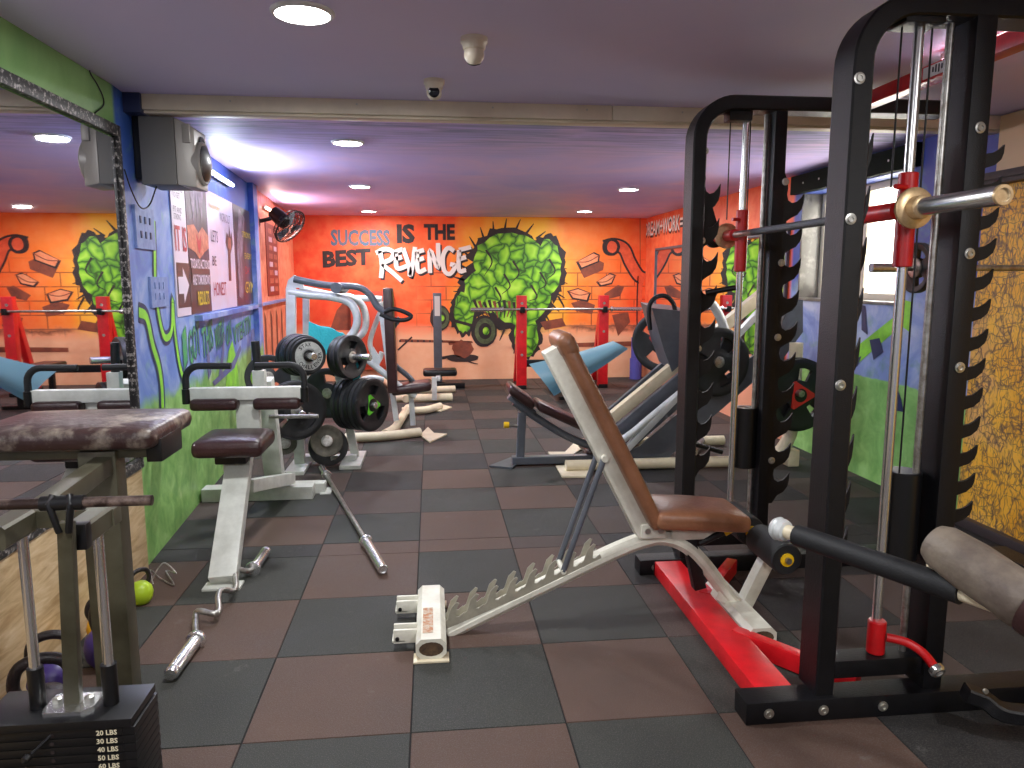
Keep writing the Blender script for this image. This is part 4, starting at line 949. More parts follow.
lk(lambda a: (a.tube([V((hx_ - .018, 1.5, hb + .016)), V((hx_ - .022, 1.49, hb)), V((hx_ - .012, 1.5, hb - .06))], .007, 10), a.tube([V((hx_ + .014, 1.5, hb + .016)), V((hx_ + .018, 1.49, hb)), V((hx_ + .006, 1.5, hb - .06))], .007, 10), a.cyl((hx_ - .04, 1.5, hb), (hx_ + .04, 1.5, hb), .015, 16)), 'hook', BLKP)
st0 = .468; hc_ = -.818
lk(lambda a: (a.hexa([(hc_ - .017, 1.645, st0), (hc_ + .017, 1.645, st0), (hc_ + .017, 1.665, st0), (hc_ - .017, 1.665, st0), (hx_ - .014, 1.495, hb - .04), (hx_ + .014, 1.495, hb - .04), (hx_ + .014, 1.515, hb - .04), (hx_ - .014, 1.515, hb - .04)], .002)), 'lift_strap', OLIVE)
for gx in (-.893, -.737):
    lk(lambda a: a.cyl((gx, 1.655, .08), (gx, 1.655, .90), .011, 16), 'guide_rod', CHROME)
    lk(lambda a: a.cyl((gx, 1.655, st0), (gx, 1.655, st0 + .095), .017, 18), 'rod_bushing', BLKP)
lk(lambda a: (a.rtube([(-.902, 1.56, .895), (-.902, 1.68, .895)], .055, .05, (1, 0, 0))), 'top_guide', OLIVE)
lk(lambda a: (a.rtube([(-.74, 1.575, .895), (-.74, 1.68, .895)], .05, .05, (1, 0, 0)), a.box((-.93, 1.68, .875), (-.71, 1.72, .915), .004), a.bar((-.90, 1.72, .89), (-.95, 2.22, .89), .05, .05),), 'top_guide', OLIVE)
lk(lambda a: a.box((-.768, 1.548, .868), (-.712, 1.576, .924), .005), 'guide_cap', BLKP)
lk(lambda a: a.prism([(hc_ - .045, 1.61, st0), (hc_ + .035, 1.61, st0), (hc_ + .055, 1.63, st0), (hc_ + .055, 1.69, st0), (hc_ - .052, 1.69, st0), (hc_ - .052, 1.63, st0)], (0, 0, .009)), 'carriage_plate', CHROME)
for bx in (-.034, .034): lk(lambda a: a.lathe([(.011, 0), (.011, .009), (.005, .013)], (hc_ + bx, 1.655, st0 + .009), (0, 0, 1), 6), 'nut', BOLT)
for k in range(22):
    z1 = st0 - .003 - k * .0198; z0 = z1 - .0184
    if k == 0: z1 = st0; z0 = z1 - .0195
    dx = .0 if k == 0 else .004
    a = M(); a.box((-.995, 1.585 + (.006 if k else 0), z0), (-.668 + dx, 1.73, z1), .0015)
    wp = part('stack_plate', lm, a, BLKP)
    if k > 0:
        a = M(); a.cyl((hc_ - .02, 1.5905, (z0 + z1) / 2), (hc_ - .02, 1.589, (z0 + z1) / 2), .0045, 10); part('pin_hole', wp, a, INK)
        if k <= 9:
            a = M(); a.box((-.752, 1.5905, z0 + .001), (-.690, 1.5895, z1 - .001)); part('number_strip', wp, a, BLKP)
            a = M(); a.text('%d LBS' % (10 * (k + 1)), (-.745, 1.5888, z0 + .0035), (1, 0, 0), (0, 0, 1), .044, .0122, 0, .025); part('number', wp, a, LBL, recalc=False)
lk(lambda a: (a.cyl((hc_ - .05, 1.565, st0 - .055), (hc_ - .02, 1.59, st0 - .03), .003, 8), a.lathe([(.003, 0), (.009, .004), (.009, .014), (.003, .02)], (hc_ - .052, 1.563, st0 - .056), (-.4, -1, -.4), 12)), 'selector_pin', BLKP)

# ================================================================ KETTLEBELLS
KBP = {}
def kettlebell(x, y, r, body, label, rz, tilt=0):
    t = thing('kettlebell', label, 'kettlebell', (x, y, 0), 'kettlebells along the left wall')
    a = M(); a.lathe([(r * .55, 0), (r * .62, .002), (r * .9, r * .4), (r, r * .95), (r * .88, r * 1.45), (r * .55, r * 1.8), (r * .2, r * 1.92)], (x, y, 0), (0, 0, 1), 30); part('body', t, a, body)
    h = smoothpath([V((x, y, 0)) + V((u_ * r * math.cos(rz), u_ * r * math.sin(rz), z_ * r)) for u_, z_ in ((-.62, 1.5), (-.82, 2.1), (-.62, 2.72), (0, 2.92), (.62, 2.72), (.82, 2.1), (.62, 1.5))], 5)
    a = M(); a.tube(h, r * .19, 14); part('handle', t, a, KIRN)
for (x, y, r, b_, lab, rz) in ((-1.30, 3.28, .052, KLIME, 'lime green kettlebell behind the olive machine column', .9), (-1.31, 2.93, .062, KYEL, 'kettlebell with amber body behind the guide rods', .4),
        (-1.29, 2.50, .082, KPUR, 'large kettlebell with purple vinyl body near the left wall', .2), (-1.20, 2.26, .095, KIRN, 'big bare iron kettlebell before the purple one', .3),
        (-1.31, 2.12, .075, KPNK, 'kettlebell with pink body at the far left edge', .1), (-1.22, 2.74, .078, KPUR, 'purple kettlebell close behind the rods, right of its neighbour', -.5)):
    kettlebell(x, y, r, b_, lab, rz)

# ================================================================ CHEST PRESS AND SEATS BEHIND THE TREE
Yc = 7.0
ch = thing('chest_press_machine', 'silver tube plate-loaded chest press behind the plate tree', 'weight machine', (-.6, Yc, 0))
def ck(fn, nm, mt, par=ch): a = M(); fn(a); return part(nm, par, a, mt)
A_ = lambda x, y, dy=0: at(x, y, Yc + dy)
def T(nm, pts, r, mt, par=ch, n=5, dy=0): return ck(lambda a: a.tube(smoothpath([A_(x, y, dy) if len(q_) == 0 else A_(x, y, dy + q_[0]) for (x, y, *q_) in pts], n), r, 14), nm, mt, par)
def down(p): return V((p.x, p.y, .03))
ck(lambda a: (a.bar(A_(291, 288), down(A_(291, 400)), .06, .085), a.bar(A_(306, 292, .5), down(A_(306, 400, .5)), .06, .06)), 'rear_post', SILV)
T('top_tube', [(289, 292), (310, 295), (332, 297), (350, 303), (357, 316), (355, 330), (345, 342), (334, 350)], .038, SILV)
T('top_tube', [(330, 296), (350, 297), (362, 305), (366, 320), (362, 334), (346, 346)], .034, SILV, dy=.4)
T('cross_tube', [(300, 288), (345, 297), (382, 299)], .03, SILV, dy=.45)
T('lever_arm', [(294, 279), (325, 285), (357, 287), (370, 295), (378, 307), (392, 316)], .032, DGREY)
ck(lambda a: a.cyl(A_(336, 288, -.1), A_(344, 288, .25), .05, 20), 'pivot', DGREY)
ck(lambda a: a.prism([A_(286, 288), A_(288, 280), A_(294, 275), A_(301, 279), A_(304, 288)], (0, .05, 0)), 'pivot_plate', SILV)
T('handle', [(384, 312), (392, 309), (402, 311), (411, 316), (405, 320), (392, 319), (380, 314)], .02, FOAM, dy=-.1)
ck(lambda a: a.bar(A_(380, 302, .1), down(A_(397, 420, .1)), .06, .05), 'front_post', SILV)
ck(lambda a: a.bar(A_(388, 288), A_(393, 392), .2, .09, bev=.02), 'backrest', BRN)
ck(lambda a: a.pad(A_(412, 387, .1), (.19, .16, .045), X=(1, 0, .12), r=.035), 'seat', BRN)
ck(lambda a: a.bar(A_(411, 392, .1), down(A_(413, 420, .1)), .07, .05), 'seat_post', SILV)
T('arm_tube', [(385, 302, .5), (375, 325, .5), (370, 345, .5), (378, 360, .5), (382, 352, .5)], .026, SILV)
T('arm_tube', [(400, 318, .2), (388, 335, .2), (386, 350, .2), (395, 365, .2), (410, 378, .2), (420, 392, .2)], .026, DGREY)
T('link_tube', [(365, 358), (385, 374), (402, 388), (416, 396)], .03, SILV)
T('link_tube', [(352, 384, .3), (370, 378, .3), (384, 380, .3)], .03, SILV)
z5 = .045
def G(nm, pts, r, mt=CREAM2, par=ch): return ck(lambda a: a.tube(smoothpath([atZ(x, y, z5) for x, y in pts], 4), r, 14), nm, mt, par)
G('base_tube', [(345, 438), (385, 436), (420, 432)], .042); G('base_tube', [(385, 434), (395, 428), (402, 417), (408, 408)], .042); G('base_tube', [(402, 411), (425, 410), (440, 406)], .04)
def footp(pts, par=ch):
    ck(lambda a: a.prism([atZ(x, y, .004) for x, y in pts], (0, 0, .012)), 'foot_plate', CREAM2, par)
footp([(420, 436), (428, 428), (434, 434), (447, 435), (430, 443)]); footp([(432, 411), (438, 404), (452, 408), (440, 412)])
ck(lambda a: a.prism([A_(369, 358), A_(373, 347), A_(381, 360), A_(377, 372)], (0, .06, 0)), 'gusset', SILV)

s2_ = thing('low_row_bench', 'cream tube bench base with feet, beyond the silver chest press', 'bench', (.1, 8.6, 0))
G('base_tube', [(395, 398), (425, 398), (452, 397)], .05, CREAM2, s2_); G('base_tube', [(405, 391), (430, 390), (455, 389)], .045, CREAM2, s2_)
G('base_tube', [(385, 381), (398, 391), (406, 399)], .045, CREAM2, s2_)
ck(lambda a: a.bar(V((.02, 8.6, .03)), V((.02, 8.6, .30)), .06, .06), 'post', SILV, s2_); ck(lambda a: a.pad(at(440, 372, 8.8), (.2, .13, .04), r=.03), 'seat', BLKP, s2_)
ck(lambda a: a.bar(V((.06, 8.6, .28)), at(440, 376, 8.8), .05, .05), 'link_bar', SILV, s2_)
pz0 = at(437, 293, 9.9); gpst = thing('upright_post', 'dark grey square post with a white label standing by the mural', 'post', (pz0.x, 9.9, 0))
ck(lambda a: a.box((pz0.x - .055, 9.85, .06), (pz0.x + .055, 9.95, pz0.z), .006), 'post', DGREY, gpst)
ck(lambda a: a.box((pz0.x - .35, 9.7, 0), (pz0.x + .35, 9.84, .07), .01), 'base', BLK, gpst); ck(lambda a: a.box((pz0.x - .1, 9.75, .0), (pz0.x + .1, 10.0, .07), .01), 'base', BLK, gpst)
ck(lambda a: a.box((pz0.x - .035, 9.846, pz0.z - .3), (pz0.x + .035, 9.85, pz0.z - .04)), 'label_plate', PLW, gpst)
c1_ = at(352, 330, YB); c2_ = at(393, 291, YB)
cb = thing('wall_cabinet', 'small wall cabinet painted orange-red like the mural around it', 'cabinet', (c1_.x, YB, c1_.z))
a = M(); a.box((c1_.x, YB - .12, c1_.z - .55), (c2_.x, YB, c2_.z), .005); part('body', cb, a, CABR)
a = M(); a.box((c1_.x + .03, YB - .13, c1_.z - .5), (c2_.x - .03, YB - .119, c2_.z - .04), .003); part('door', cb, a, CABR)

# ================================================================ RED RACK, BARBELL, TUB, GLOVES, MATS
Yr = 9.6
rr_ = thing('bench_press_rack', 'red bench press rack in front of the mural', 'rack', (1.65, Yr, 0))
def rk(fn, nm, mt, par=rr_, label=None): a = M(); fn(a); return part(nm, par, a, mt, label)
for x in (1.165, 2.25):
    rk(lambda a: a.box((x - .065, Yr - .05, .03), (x + .065, Yr + .05, 1.22), .006), 'upright', REDW)
    rk(lambda a: a.bar((x - .02, Yr + .42, .03), (x - .0, Yr + .04, 1.16), .08, .09, side=(1, 0, 0)), 'rear_strut', REDW)
    rk(lambda a: a.box((x - .06, Yr - .07, .0), (x + .06, Yr + .5, .05), .006), 'foot', BLK)
    rk(lambda a: (a.box((x - .03, Yr - .12, 1.0), (x + .03, Yr - .05, 1.03), .003), a.box((x - .03, Yr - .13, 1.0), (x + .03, Yr - .11, 1.08), .003)), 'bar_hook', BLK)
    for z in (.45, .75, 1.12): rk(lambda a: a.cyl((x, Yr - .052, z), (x, Yr - .05, z), .018, 12), 'bolt', BOLT)
rk(lambda a: a.box((1.2, Yr - .03, .29), (2.2, Yr + .04, .38), .006), 'crossbar', BLK)
bz2 = 1.045
rb = thing('barbell', 'long bare barbell resting across the red rack', 'barbell', (1.65, Yr - .085, bz2))
a = M(); a.cyl((.52, Yr - .085, bz2), (2.72, Yr - .085, bz2), .014, 14); part('shaft', rb, a, STEEL)
for x0_, x1_ in ((.5, .92), (2.33, 2.74)): a = M(); a.cyl((x0_, Yr - .085, bz2), (x1_, Yr - .085, bz2), .0245, 18); a.cyl((x1_ - .02 if x0_ < 1 else x0_, Yr - .085, bz2), (x1_ if x0_ < 1 else x0_ + .02, Yr - .085, bz2), .036, 18); part('sleeve', rb, a, CHROME)
# flat bench under it
fb = thing('flat_bench', 'low dark bench standing inside the red rack', 'bench', (1.7, 9.0, 0))
rk(lambda a: a.pad((1.7, 8.95, .42), (.14, .5, .035), r=.03), 'seat_pad', BRN, fb)
for y in (8.6, 9.3): rk(lambda a: (a.box((1.67, y, .03), (1.73, y + .06, .385), .004), a.box((1.5, y, 0), (1.9, y + .06, .04), .004)), 'leg', BLK, fb)
# light blue open scoop leaning on the bench
a = M(); c_ = at(560, 372, 8.2); ax = (at(608, 350, 8.4) - at(545, 375, 8.2)).normalized()
gq = {}; X_, Y_, D_ = frame_to(V((.82, .1, .5)))
o0 = at(574, 378, 8.3)
tipd = V((-.60, 0, .33)).normalized(); A0 = at(529, 364, 8.2); A1 = at(554, 396, 8.2); B0 = at(613, 341, 8.5); B1 = at(628, 349, 8.5)
for i in range(17):
    t = i / 16
    for j in range(11):
        s = j / 10; e1 = A0.lerp(A1, s); e2 = B0.lerp(B1, s); p_ = e1.lerp(e2, t); p_ = p_ + V((0, -1, .0)) * .16 * math.sin(PI * s) * (1 - .4 * t) + V((0, 0, -.02)) * math.sin(PI * t)
        gq[i, j] = a.bm.verts.new(p_)
for i in range(16):
    for j in range(10): a.f([gq[i, j], gq[i + 1, j], gq[i + 1, j + 1], gq[i, j + 1]], True)
bmesh.ops.solidify(a.bm, geom=a.bm.faces[:], thickness=.012)
tub = single('plastic_scoop', a, LBLUE, 'light blue curved plastic shell propped beside the red rack', 'plastic shell', (o0.x, 8.3, .3))
gc = at(588, 358, 8.75)
gl_ = thing('training_glove', 'teal and black training gloves lying at the red rack crossbar', 'gloves', gc)
a = M(); a.pad(gc, (.07, .06, .035), X=(1, 0, -.1), r=.03); a.pad(gc + V((.07, -.02, -.01)), (.05, .05, .03), r=.025); part('palm', gl_, a, TEAL); a = M(); a.pad(gc + V((-.085, 0, .005)), (.03, .055, .04), r=.025); part('cuff', gl_, a, BLKP)
for (x, z0, z1, r, lab) in ((2.93, 0., .30, .085, 'lower violet-blue exercise mat roll in the back right corner'), (2.94, .302, .60, .08, 'upper violet-blue exercise mat roll, standing on the other')):
    t = thing('exercise_mat', lab, 'rolled mat', (x, 10.4, z0)); a = M()
    sp_ = []; turns = 4
    for i in range(turns * 20 + 1):
        th = 2 * PI * i / 20; rad_ = r - .009 * (i / 20) * 2; rad_ = max(rad_, .012); sp_.append(V((x + rad_ * math.cos(th), 10.4 + rad_ * math.sin(th), 0)))
    a.lathe([(r * .25, z1 - z0), (r * .25, 0), (r, 0), (r, z1 - z0)], (x, 10.4, z0), (0, 0, 1), 28); ro = part('roll', t, a, MATB)
    a = M(); a.prism([V((x - r - .001, 10.39, z0 + .001)), V((x - r * .9, 10.36, z0 + .001)), V((x - r * .88, 10.365, z0 + .001))], (0, 0, z1 - z0 - .002)); part('loose_edge', t, a, MATB)

# ================================================================ LEG PRESS
lp = thing('leg_press_machine', 'big grey and cream inclined leg press behind the rack', 'weight machine', (1.9, 5.6, 0))
def pk(fn, nm, mt, par=lp): a = M(); fn(a); return part(nm, par, a, mt)
Y1, Y2 = 5.35, 6.05
P1 = lambda x, y: at(x, y, Y1)
P2 = lambda x, y: at(x, y, Y2)
pk(lambda a: a.prism([P1(597, 466), P1(655, 470), P1(700, 428), P1(765, 372), P1(768, 345), P1(700, 395), P1(640, 446), P1(600, 464)], (0, .02, 0)), 'side_panel', DGREY)
pk(lambda a: a.prism([V((v.x, 6.0, v.z)) for v in (P1(600, 464), P1(655, 468), P1(765, 372), P1(768, 345), P1(640, 440))], (0, .02, 0)), 'side_panel', DGREY)
pk(lambda a: a.bar(P1(606, 470), P1(766, 305), .06, .045), 'rail', SILV)
pk(lambda a: a.bar(at(604, 424, 5.6), at(782, 278, 5.6), .08, .085), 'rail', CREAM2)
pk(lambda a: a.bar(P2(602, 417), P2(690, 341), .05, .04), 'rail', DGREY)
pk(lambda a: a.bar(at(608, 440, 5.5), at(700, 362, 5.5), .05, .09), 'rail_guard', DGREY)
pk(lambda a: a.tube(smoothpath([P1(612, 445), P1(622, 440), P1(636, 430), P1(650, 418), P1(690, 385)], 4), .028, 14), 'guide_tube', SILV)
pk(lambda a: a.tube([V((.98, Y1 - .03, .045)), V((2.5, Y1 - .03, .045))], .042, 16), 'base_tube', CREAM2)
pk(lambda a: a.tube([V((1.25, 6.05, .045)), V((2.5, 6.05, .045))], .042, 16), 'base_tube', CREAM2)
pk(lambda a: a.tube([V((1.9, 5.3, .05)), V((2.3, 6.05, .05))], .035, 14), 'cross_tube', DGREY)
pk(lambda a: (a.tube(smoothpath([V((2.48, Y1 - .03, .045)), V((2.62, Y1 - .03, .08)), V((2.72, Y1 - .03, .22)), V((2.74, Y1 - .03, .4)), V((2.74, Y1 - .03, .95))], 5), .05, 16), a.box((2.70, 5.27, 0), (2.79, 5.37, .13), .01)), 'rear_arch', CREAM2)
pk(lambda a: a.prism([atZ(x, y, .002) for x, y in ((556, 467), (596, 466), (590, 478), (562, 478))], (0, 0, .012)), 'foot_plate', CREAM2)
pk(lambda a: (a.bar(P1(604, 470), P1(596, 452), .06, .05), a.bar(V((P2(606, 430).x, Y2, .05)), P2(606, 430), .06, .06)), 'front_support', CREAM2)
pk(lambda a: a.pad(at(619, 434, 5.7), (.17, .2, .035), X=(.75, 0, -.65), Z=(.65, 0, .75), r=.03), 'seat', mat('faded_tan_seat', (136, 108, 92), .45))
pk(lambda a: a.pad(at(596, 448, 5.75) + V((0, 0, .02)), (.12, .2, .035), X=(.9, 0, .2), Z=(-.2, 0, .9), r=.03), 'head_rest', BRN)
pk(lambda a: a.prism([at(x, y, 5.55) for x, y in ((652, 308), (690, 312), (703, 345), (672, 372), (664, 350))], V((.05, .5, .03))), 'foot_platform', DGREY)
pk(lambda a: a.tube(smoothpath([at(x, y, 5.6) for x, y in ((650, 330), (649, 308), (655, 298), (665, 296), (673, 303), (676, 315))], 5), .018, 12), 'handle', FOAM)
pk(lambda a: a.tube(smoothpath([at(x, y, 5.5) for x, y in ((690, 318), (700, 302), (712, 304), (722, 322), (728, 345), (732, 365))], 5), .035, 14), 'carriage_arch', SILV)
pk(lambda a: a.prism([P1(x, y) for x, y in ((779, 364), (782, 322), (792, 299), (803, 300), (803, 332))], (0, .04, 0)), 'top_panel', DGREY)
pk(lambda a: a.bar(at(700, 350, 5.6), at(790, 395, 5.4), .08, .08), 'carriage_beam', DGREY)
pk(lambda a: (a.cyl(at(718, 362, 5.2), at(718, 362, 5.2) + V((0, .75, 0)), .024, 16), a.cyl(at(802, 394, 4.98), at(802, 394, 4.98) + V((-.05, .5, 0)), .024, 16), a.cyl(at(664, 345, 5.9), at(664, 345, 5.9) + V((0, .35, 0)), .024, 16)), 'plate_peg', STEEL)
pk(lambda a: a.tube(smoothpath([at(690, 443, 5.3), at(705, 447, 5.3), at(722, 452, 5.3)], 3), .02, 12), 'safety_lever', BLKP)
c_ = at(718, 362, 5.25)
plate(.255, .042, c_, (.18, -.98, .02), 'near black grip plate seen between the two far rack uprights', None, 'bigplain'); plate(.255, .042, c_ + V((-.006, .046, 0)), (.18, -.98, .02), 'plate directly behind the near grip plate, between the far uprights', None, 'bigplain', .6)
c_ = at(799, 395, 5.05)
plate(.265, .042, c_, (.1, -.99, 0), 'black plate with a red triangle beside the thick near upright', None, 'red', .5)
plate(.27, .03, c_ + V((-.004, .042, .0)), (.1, -.99, 0), 'plate behind the red triangle plate on the leg press', None, 'faded2')
c_ = at(662, 342, 6.1); plate(.26, .042, c_, (-.55, -.83, 0), 'black grip plate with red emblem at the far left of the leg press', None, 'red', 1.2)
# dark grey sit-up bench
ab = thing('decline_bench', 'dark grey bench with brown pads and a yellow pin knob, before the leg press', 'bench', (.8, 5.5, 0))
Y0 = 5.55; A5 = lambda x, y: at(x, y, Y0)
pk(lambda a: a.tube(smoothpath([A5(514, 402), A5(540, 420), A5(575, 440), A5(628, 458)], 4), .03, 12), 'frame_tube', DGREY, ab)
pk(lambda a: a.pad((A5(535, 403) + A5(628, 446)) / 2, ((A5(535, 403) - A5(628, 446)).length / 2, .14, .038), X=A5(628, 446) - A5(535, 403), Z=V((0, 0, 1)), r=.03), 'long_pad', BRN, ab)
pk(lambda a: a.pad((A5(511, 389) + A5(529, 401)) / 2, (.12, .15, .04), X=A5(529, 401) - A5(511, 388), Z=V((.3, 0, 1)), r=.035), 'head_pad', BRN, ab)
pk(lambda a: a.bar(A5(509, 396), A5(534, 413), .08, .05), 'pad_bracket', DGREY, ab)
pk(lambda a: a.rtube([A5(522, 412), V((A5(520, 412).x, Y0, .04))], .06, .06, (0, 1, 0)), 'post', DGREY, ab)
pk(lambda a: a.rtube([V((A5(512, 460).x, Y0, .04)), V((A5(610, 460).x, Y0, .04))], .08, .06, (0, 1, 0)), 'base_tube', DGREY, ab)
pk(lambda a: (a.prism([atZ(x, y, .002) for x, y in ((489, 467), (502, 462), (517, 456), (522, 462), (512, 469))], (0, 0, .012)),), 'foot_plate', DGREY, ab)
pk(lambda a: a.cyl(A5(506, 425), A5(520, 426), .012, 10), 'pin', STEEL, ab); pk(lambda a: a.cyl(A5(504, 425), A5(509, 425), .024, 14), 'pin_knob', YEL, ab)
fo = thing('floor_bracket', 'cream bent foot bracket on the floor behind the grey bench', 'bracket', atZ(563, 455, 0))
a = M(); a.prism([atZ(x, y, .002) for x, y in ((548, 453), (565, 453), (574, 444), (584, 448), (568, 459), (552, 459))], (0, 0, .012)); part('plate', fo, a, CREAM2)
lpq = [at(648, 352, 9), at(640, 340, 9)]

# ================================================================ WALL THINGS
# loudspeaker on the left wall
q0, q1 = at(144, 118, 3.95), at(178, 186, 3.95)
spk = thing('loudspeaker', 'grey loudspeaker fixed high on the left wall by the mirror', 'speaker', (-1.3, 4.05, q1.z))
zb, zt = q1.z, q0.z
a = M(); a.box((-1.40, 3.90, zb), (-1.235, 4.16, zt), .006); part('cabinet', spk, a, SPKD)
a = M(); a.hexa([(-1.235, 3.90, zb), (-1.235, 4.16, zb), (-1.235, 4.16, zt), (-1.235, 3.90, zt), (-1.15, 3.93, zb - .01), (-1.15, 4.13, zb - .01), (-1.15, 4.13, zt - .045), (-1.15, 3.93, zt - .045)], .012)
a.box((-1.20, 3.905, zt - .12), (-1.165, 3.925, zt - .03), .004); part('front_baffle', spk, a, SPKS)
a = M(); a.lathe([(.108, -.03), (.108, .004), (.098, .012), (.09, .006), (.07, -.006), (.03, -.01), (.001, .0)], (-1.142, 4.03, zb + .12), (1, 0, 0), 32); part('woofer', spk, a, SPKS)
a = M(); a.lathe([(.088, .004), (.088, .012), (.05, .03), (.001, .036)], (-1.142, 4.03, zb + .12), (1, 0, 0), 32); part('woofer_grille', spk, a, BLKP)
a = M(); a.lathe([(.04, -.03), (.04, .008), (.03, .012), (.02, .004), (.001, .01)], (-1.148, 4.03, zt - .11), (1, 0, 0), 24); part('tweeter', spk, a, DGREY)
a = M(); a.box((-1.44, 3.93, zb + .03), (-1.40, 4.13, zt + .01), .004); part('wall_bracket', spk, a, BLKP)
a = M(); cbp = smoothpath([V((-1.41, 3.72, 1.93)), V((-1.40, 3.76, 1.84)), V((-1.40, 3.86, 1.77)), V((-1.39, 3.95, 1.79)), V((-1.36, 3.98, zb))], 5); a.tube(cbp, .0035, 8); part('cable', spk, a, BLKP)
a = M(); a.tube(smoothpath([atX(x, y, -1.425) for x, y in ((89, 57), (90, 72), (97, 84), (103, 97), (103, 106), (95, 113))], 4), .003, 8); single('loose_wire', a, BLKP, 'thin dark wire trailing down the green wall above the mirror', 'wire', atX(95, 90, -1.425))
# switch boards
for (x0_, y0_, x1_, y1_, lab) in ((135, 210, 151, 248, 'upper blue-painted switch board between mirror and posters'), (150, 277, 165, 308, 'lower blue-painted switch board with two rows of switches')):
    ya, za = lx(x0_, y1_); yb2, zb2 = lx(x1_, y0_); t = thing('switch_board', lab, 'switch', LW(ya, za, 0))
    a = M(); a.prism([LW(ya, za, .0), LW(yb2, za, .0), LW(yb2, za, .012), LW(ya, za, .012)], (0, 0, zb2 - za)); part('box', t, a, SWBX)
    for r__ in range(2):
        for c__ in range(3):
            yy = ya + (yb2 - ya) * (.2 + .25 * c__); zz = za + (zb2 - za) * (.25 + .35 * r__); a = M(); a.prism([LW(yy, zz, .012), LW(yy + .02, zz, .012), LW(yy + .02, zz, .016), LW(yy, zz, .016)], (0, 0, .035)); part('switch', t, a, SWBX if lab[0] == 'l' else DKBL)
# posters in the niche
def poster(y0_, y1_, z0_, z1_, base, label, draw):
    t = thing('poster', label, 'poster', LW(y0_, z0_, 0), 'posters behind glass on the left wall')
    a = M(); a.prism([LW(y0_, z0_, .001), LW(y1_, z0_, .001), LW(y1_, z0_, .008), LW(y0_, z0_, .008)], (0, 0, z1_ - z0_)); sh_ = part('sheet', t, a, base)
    W = (LW(y1_, 0, 0) - LW(y0_, 0, 0)).length
    def rect(u0, v0, u1, v1, mt, e=.0095):
        a = M(); a.f([a.bm.verts.new(LW(y0_ + (y1_ - y0_) * u, z0_ + (z1_ - z0_) * v, e)) for u, v in ((u0, v0), (u1, v0), (u1, v1), (u0, v1))]); part('print', t, a, mt, recalc=False)
    def poly(pts, mt, e=.0105):
        a = M(); a.f([a.bm.verts.new(LW(y0_ + (y1_ - y0_) * u, z0_ + (z1_ - z0_) * v, e)) for u, v in pts]); part('print', t, a, mt, recalc=False)
    def tx(s_, u0, v0, u1, v1, mt, e=.0115, bold=.0):
        a = M(); o_ = LW(y0_ + (y1_ - y0_) * u0, z0_ + (z1_ - z0_) * v0, e); a.text(s_, o_, wd, (0, 0, 1), W * (u1 - u0), (z1_ - z0_) * (v1 - v0), 0, bold); part('lettering', t, a, mt, recalc=False)
    draw(rect, poly, tx)
z0p, z1p = 1.205, 2.04
ybs = [lx(x, 260)[0] for x in (172, 187, 208, 234, 250)]
def d1(r, p, t):
    t('ITS TIME', .1, .88, .8, .93, PBLK); t('TO GET', .1, .83, .6, .87, PBLK); t('FIT AND', .1, .73, .7, .77, PBLK); t('STRONG', .1, .68, .6, .72, PBLK)
    t('IT IS', .1, .46, .92, .70 - .06, PRD, bold=.01); r(.08, .06, .98, .38, PD); p([(.15, .16), (.5, .16), (.5, .09), (.92, .22), (.5, .35), (.5, .28), (.15, .28)], PW)
def d2(r, p, t):
    r(0, .42, 1, 1, PBLK); p([(.0, .5), (.3, .47), (.5, .42), (.75, .48), (1, .52), (1, .62), (.7, .68), (.5, .62), (.3, .68), (0, .66)], PSK); p([(.15, 1), (.3, .7), (.45, .95), (.5, .66), (.55, .95), (.7, .7), (.85, 1)], PHAIR, .011)
    p([(.36, .62), (.44, .5), (.5, .46), (.56, .5), (.64, .62), (.5, .56)], PRD, .0112)
    r(.08, .24, .9, .42, PD, .011); t('TODAYS ACTIONS', .04, .345, .96, .42, PW, .0125, .02); t('ARE TOMORROWS', .1, .22, .95, .30, PW, .0125, .02); t('RESULTS', .3, .06, .85, .17, PYL, .0125, .02)
def d3(r, p, t):
    t('TRANSFORM', .05, .86, .45, .90, PYL); t('WORKOUT', .42, .78, .85, .86, PBLK); t('LETS', .08, .58, .32, .68, PBLK); t('BE', .08, .38, .22, .46, PBLK); t('HONEST', .08, .12, .55, .24, PRD)
    p([(.68, .25), (.78, .25), (.80, .5), (.92, .6), (.9, .72), (.84, .66), (.80, .78), (.76, .66), (.68, .70), (.62, .6), (.70, .52)], PD); p([(.70, .56), (.82, .54), (.84, .64), (.74, .66)], PSK, .0115)
def d4(r, p, t):
    p([(.1, .1), (.3, .05), (.35, .5), (.6, .9), (.3, .98), (.1, .6)], PHAIR); t('STRONG', .4, .7, .9, .76, PYL); t('EVERY', .5, .48, .9, .54, PYL); t('DAY', .5, .32, .8, .4, PRD); t('GYM', .45, .12, .95, .24, PYL)
poster(ybs[0] + .02, ybs[1], z0p, z1p, PW, 'white poster with red IT IS and an arrow, nearest the speaker', d1)
poster(ybs[1] + .01, ybs[2], z0p, z1p, PD, 'dark poster of a bare torso with ACTIONS and RESULTS lettering', d2)
poster(ybs[2] + .01, ybs[3], z0p, z1p, PWP, 'pale pink poster with a raised arm and LETS BE HONEST', d3)
poster(ybs[3] + .01, ybs[4] + .1, z0p, z1p, PBLK, 'dark poster with yellow lettering at the far end of the niche', d4)
# red printed poster on the orange wall
def d5(r, p, t):
    for k in range(8):
        for j in range(2): r(.2 + .42 * j, .06 + .115 * k, .5 + .4 * j, .13 + .115 * k, PSK if (k + j) % 3 else PWP)
poster(8.1, 8.95, 1.25, 2.02, mat('poster_maroon', (128, 44, 36), .4), 'maroon poster with rows of pale squares on the orange wall', d5)
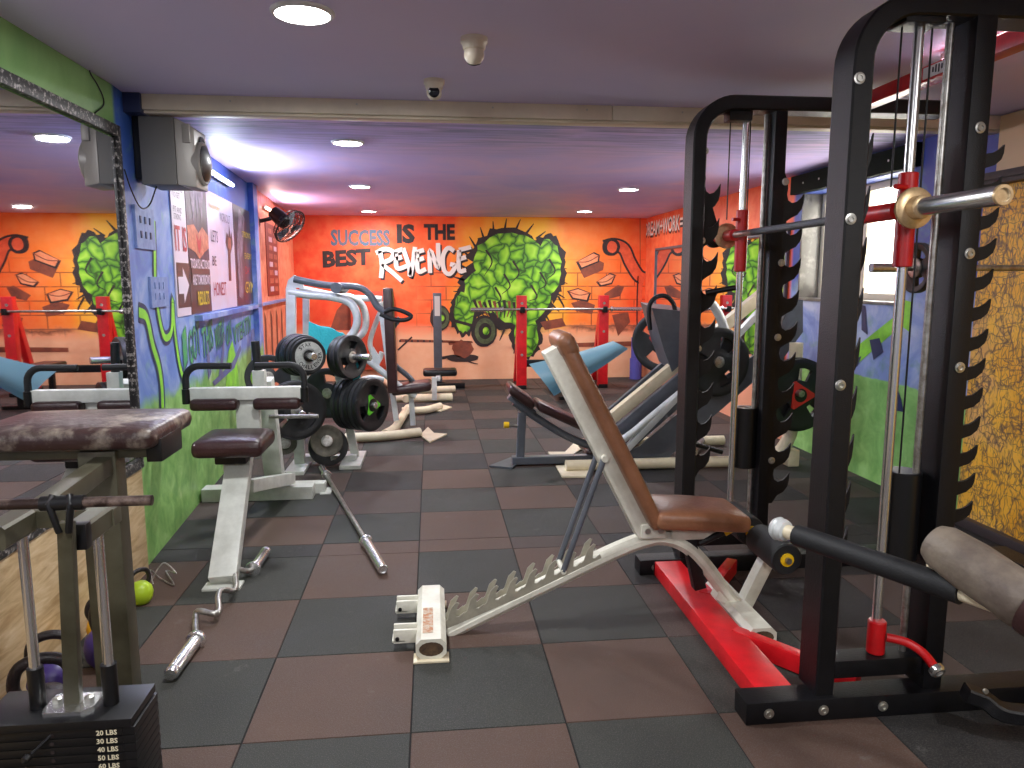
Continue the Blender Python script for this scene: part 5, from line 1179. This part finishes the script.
# wall fan
fc = at(287, 224, 7.6); fn_ = thing('wall_fan', 'black wall fan high on the orange left wall', 'fan', (fc.x, fc.y, fc.z))
nf = V((.72, -.35, -.62)).normalized(); X_, Y_, D_ = frame_to(nf)
a = M(); a.lathe([(.03, -.2), (.065, -.19), (.075, -.10), (.07, -.03), (.05, -.01)], fc, nf, 24); part('motor', fn_, a, BLKP)
a = M()
for rr in (.06, .11, .165): 
    for off in (-.0, .09 - rr * .3): a.tube([fc + nf * off + X_ * rr * math.cos(t) + Y_ * rr * math.sin(t) for t in [2 * PI * i / 28 for i in range(29)]], .0035, 6)
a.tube([fc + nf * .045 + X_ * .18 * math.cos(t) + Y_ * .18 * math.sin(t) for t in [2 * PI * i / 32 for i in range(33)]], .007, 8)
for i in range(28):
    t = 2 * PI * i / 28; e_ = X_ * math.cos(t) + Y_ * math.sin(t); a.tube([fc, fc + e_ * .1, fc + e_ * .165, fc + e_ * .18 + nf * .045, fc + e_ * .165 + nf * .07, fc + e_ * .1 + nf * .085, fc + nf * .09], .002, 5)
part('cage', fn_, a, BLKP)
for i in range(3):
    t = 2 * PI * i / 3; e_ = X_ * math.cos(t) + Y_ * math.sin(t); s_ = nf.cross(e_); a = M()
    a.prism([fc + nf * .04 + e_ * .03 - s_ * .02, fc + nf * .03 + e_ * .15 - s_ * .05, fc + nf * .05 + e_ * .16 + s_ * .04, fc + nf * .055 + e_ * .03 + s_ * .02], nf * .004); part('blade', fn_, a, DGREY)
a = M(); wq = LW(fc.y + .02, fc.z + .02, .0); a.tube([wq, fc - nf * .12], .02, 12); a.lathe([(.05, 0), (.05, .02), (.03, .03)], wq, nx, 20); part('wall_arm', fn_, a, BLKP)
# two dome cameras on the ceiling
def dome(px, py, top, r, look, lab):
    c = atZ(px, top, ZC); t = thing('dome_camera', lab, 'security camera', (c.x, c.y, ZC), 'security cameras on the ceiling')
    a = M(); a.lathe([(r, 0), (r * 1.0, -r * .35), (r * .88, -r * .5), (r * .82, -r * .8), (r * .7, -r * .9)], c, (0, 0, 1), 32); part('housing', t, a, CAMW)
    lk_ = V(look).normalized(); b0 = c + V((0, 0, -r * 1.15)); a = M()
    a.lathe([(r * .74 * math.sin(PI * i / 12) + .0005, -r * .74 * math.cos(PI * i / 12)) for i in range(1, 10)], b0, lk_, 28); b1 = part('eyeball', t, a, CAMW)
    a = M(); a.lathe([(r * .53, r * .5), (r * .53, r * .60), (r * .3, r * .66)], b0, lk_, 24); part('lens', t, a, GLASSD)
dome(434, 86, 80, .046, (-.05, -1, -.12), 'small dome camera facing the viewer, close to the cream beam')
dome(474, 48, 38, .05, (.05, .75, -.9), 'larger ivory dome camera turned away, nearer the viewer')
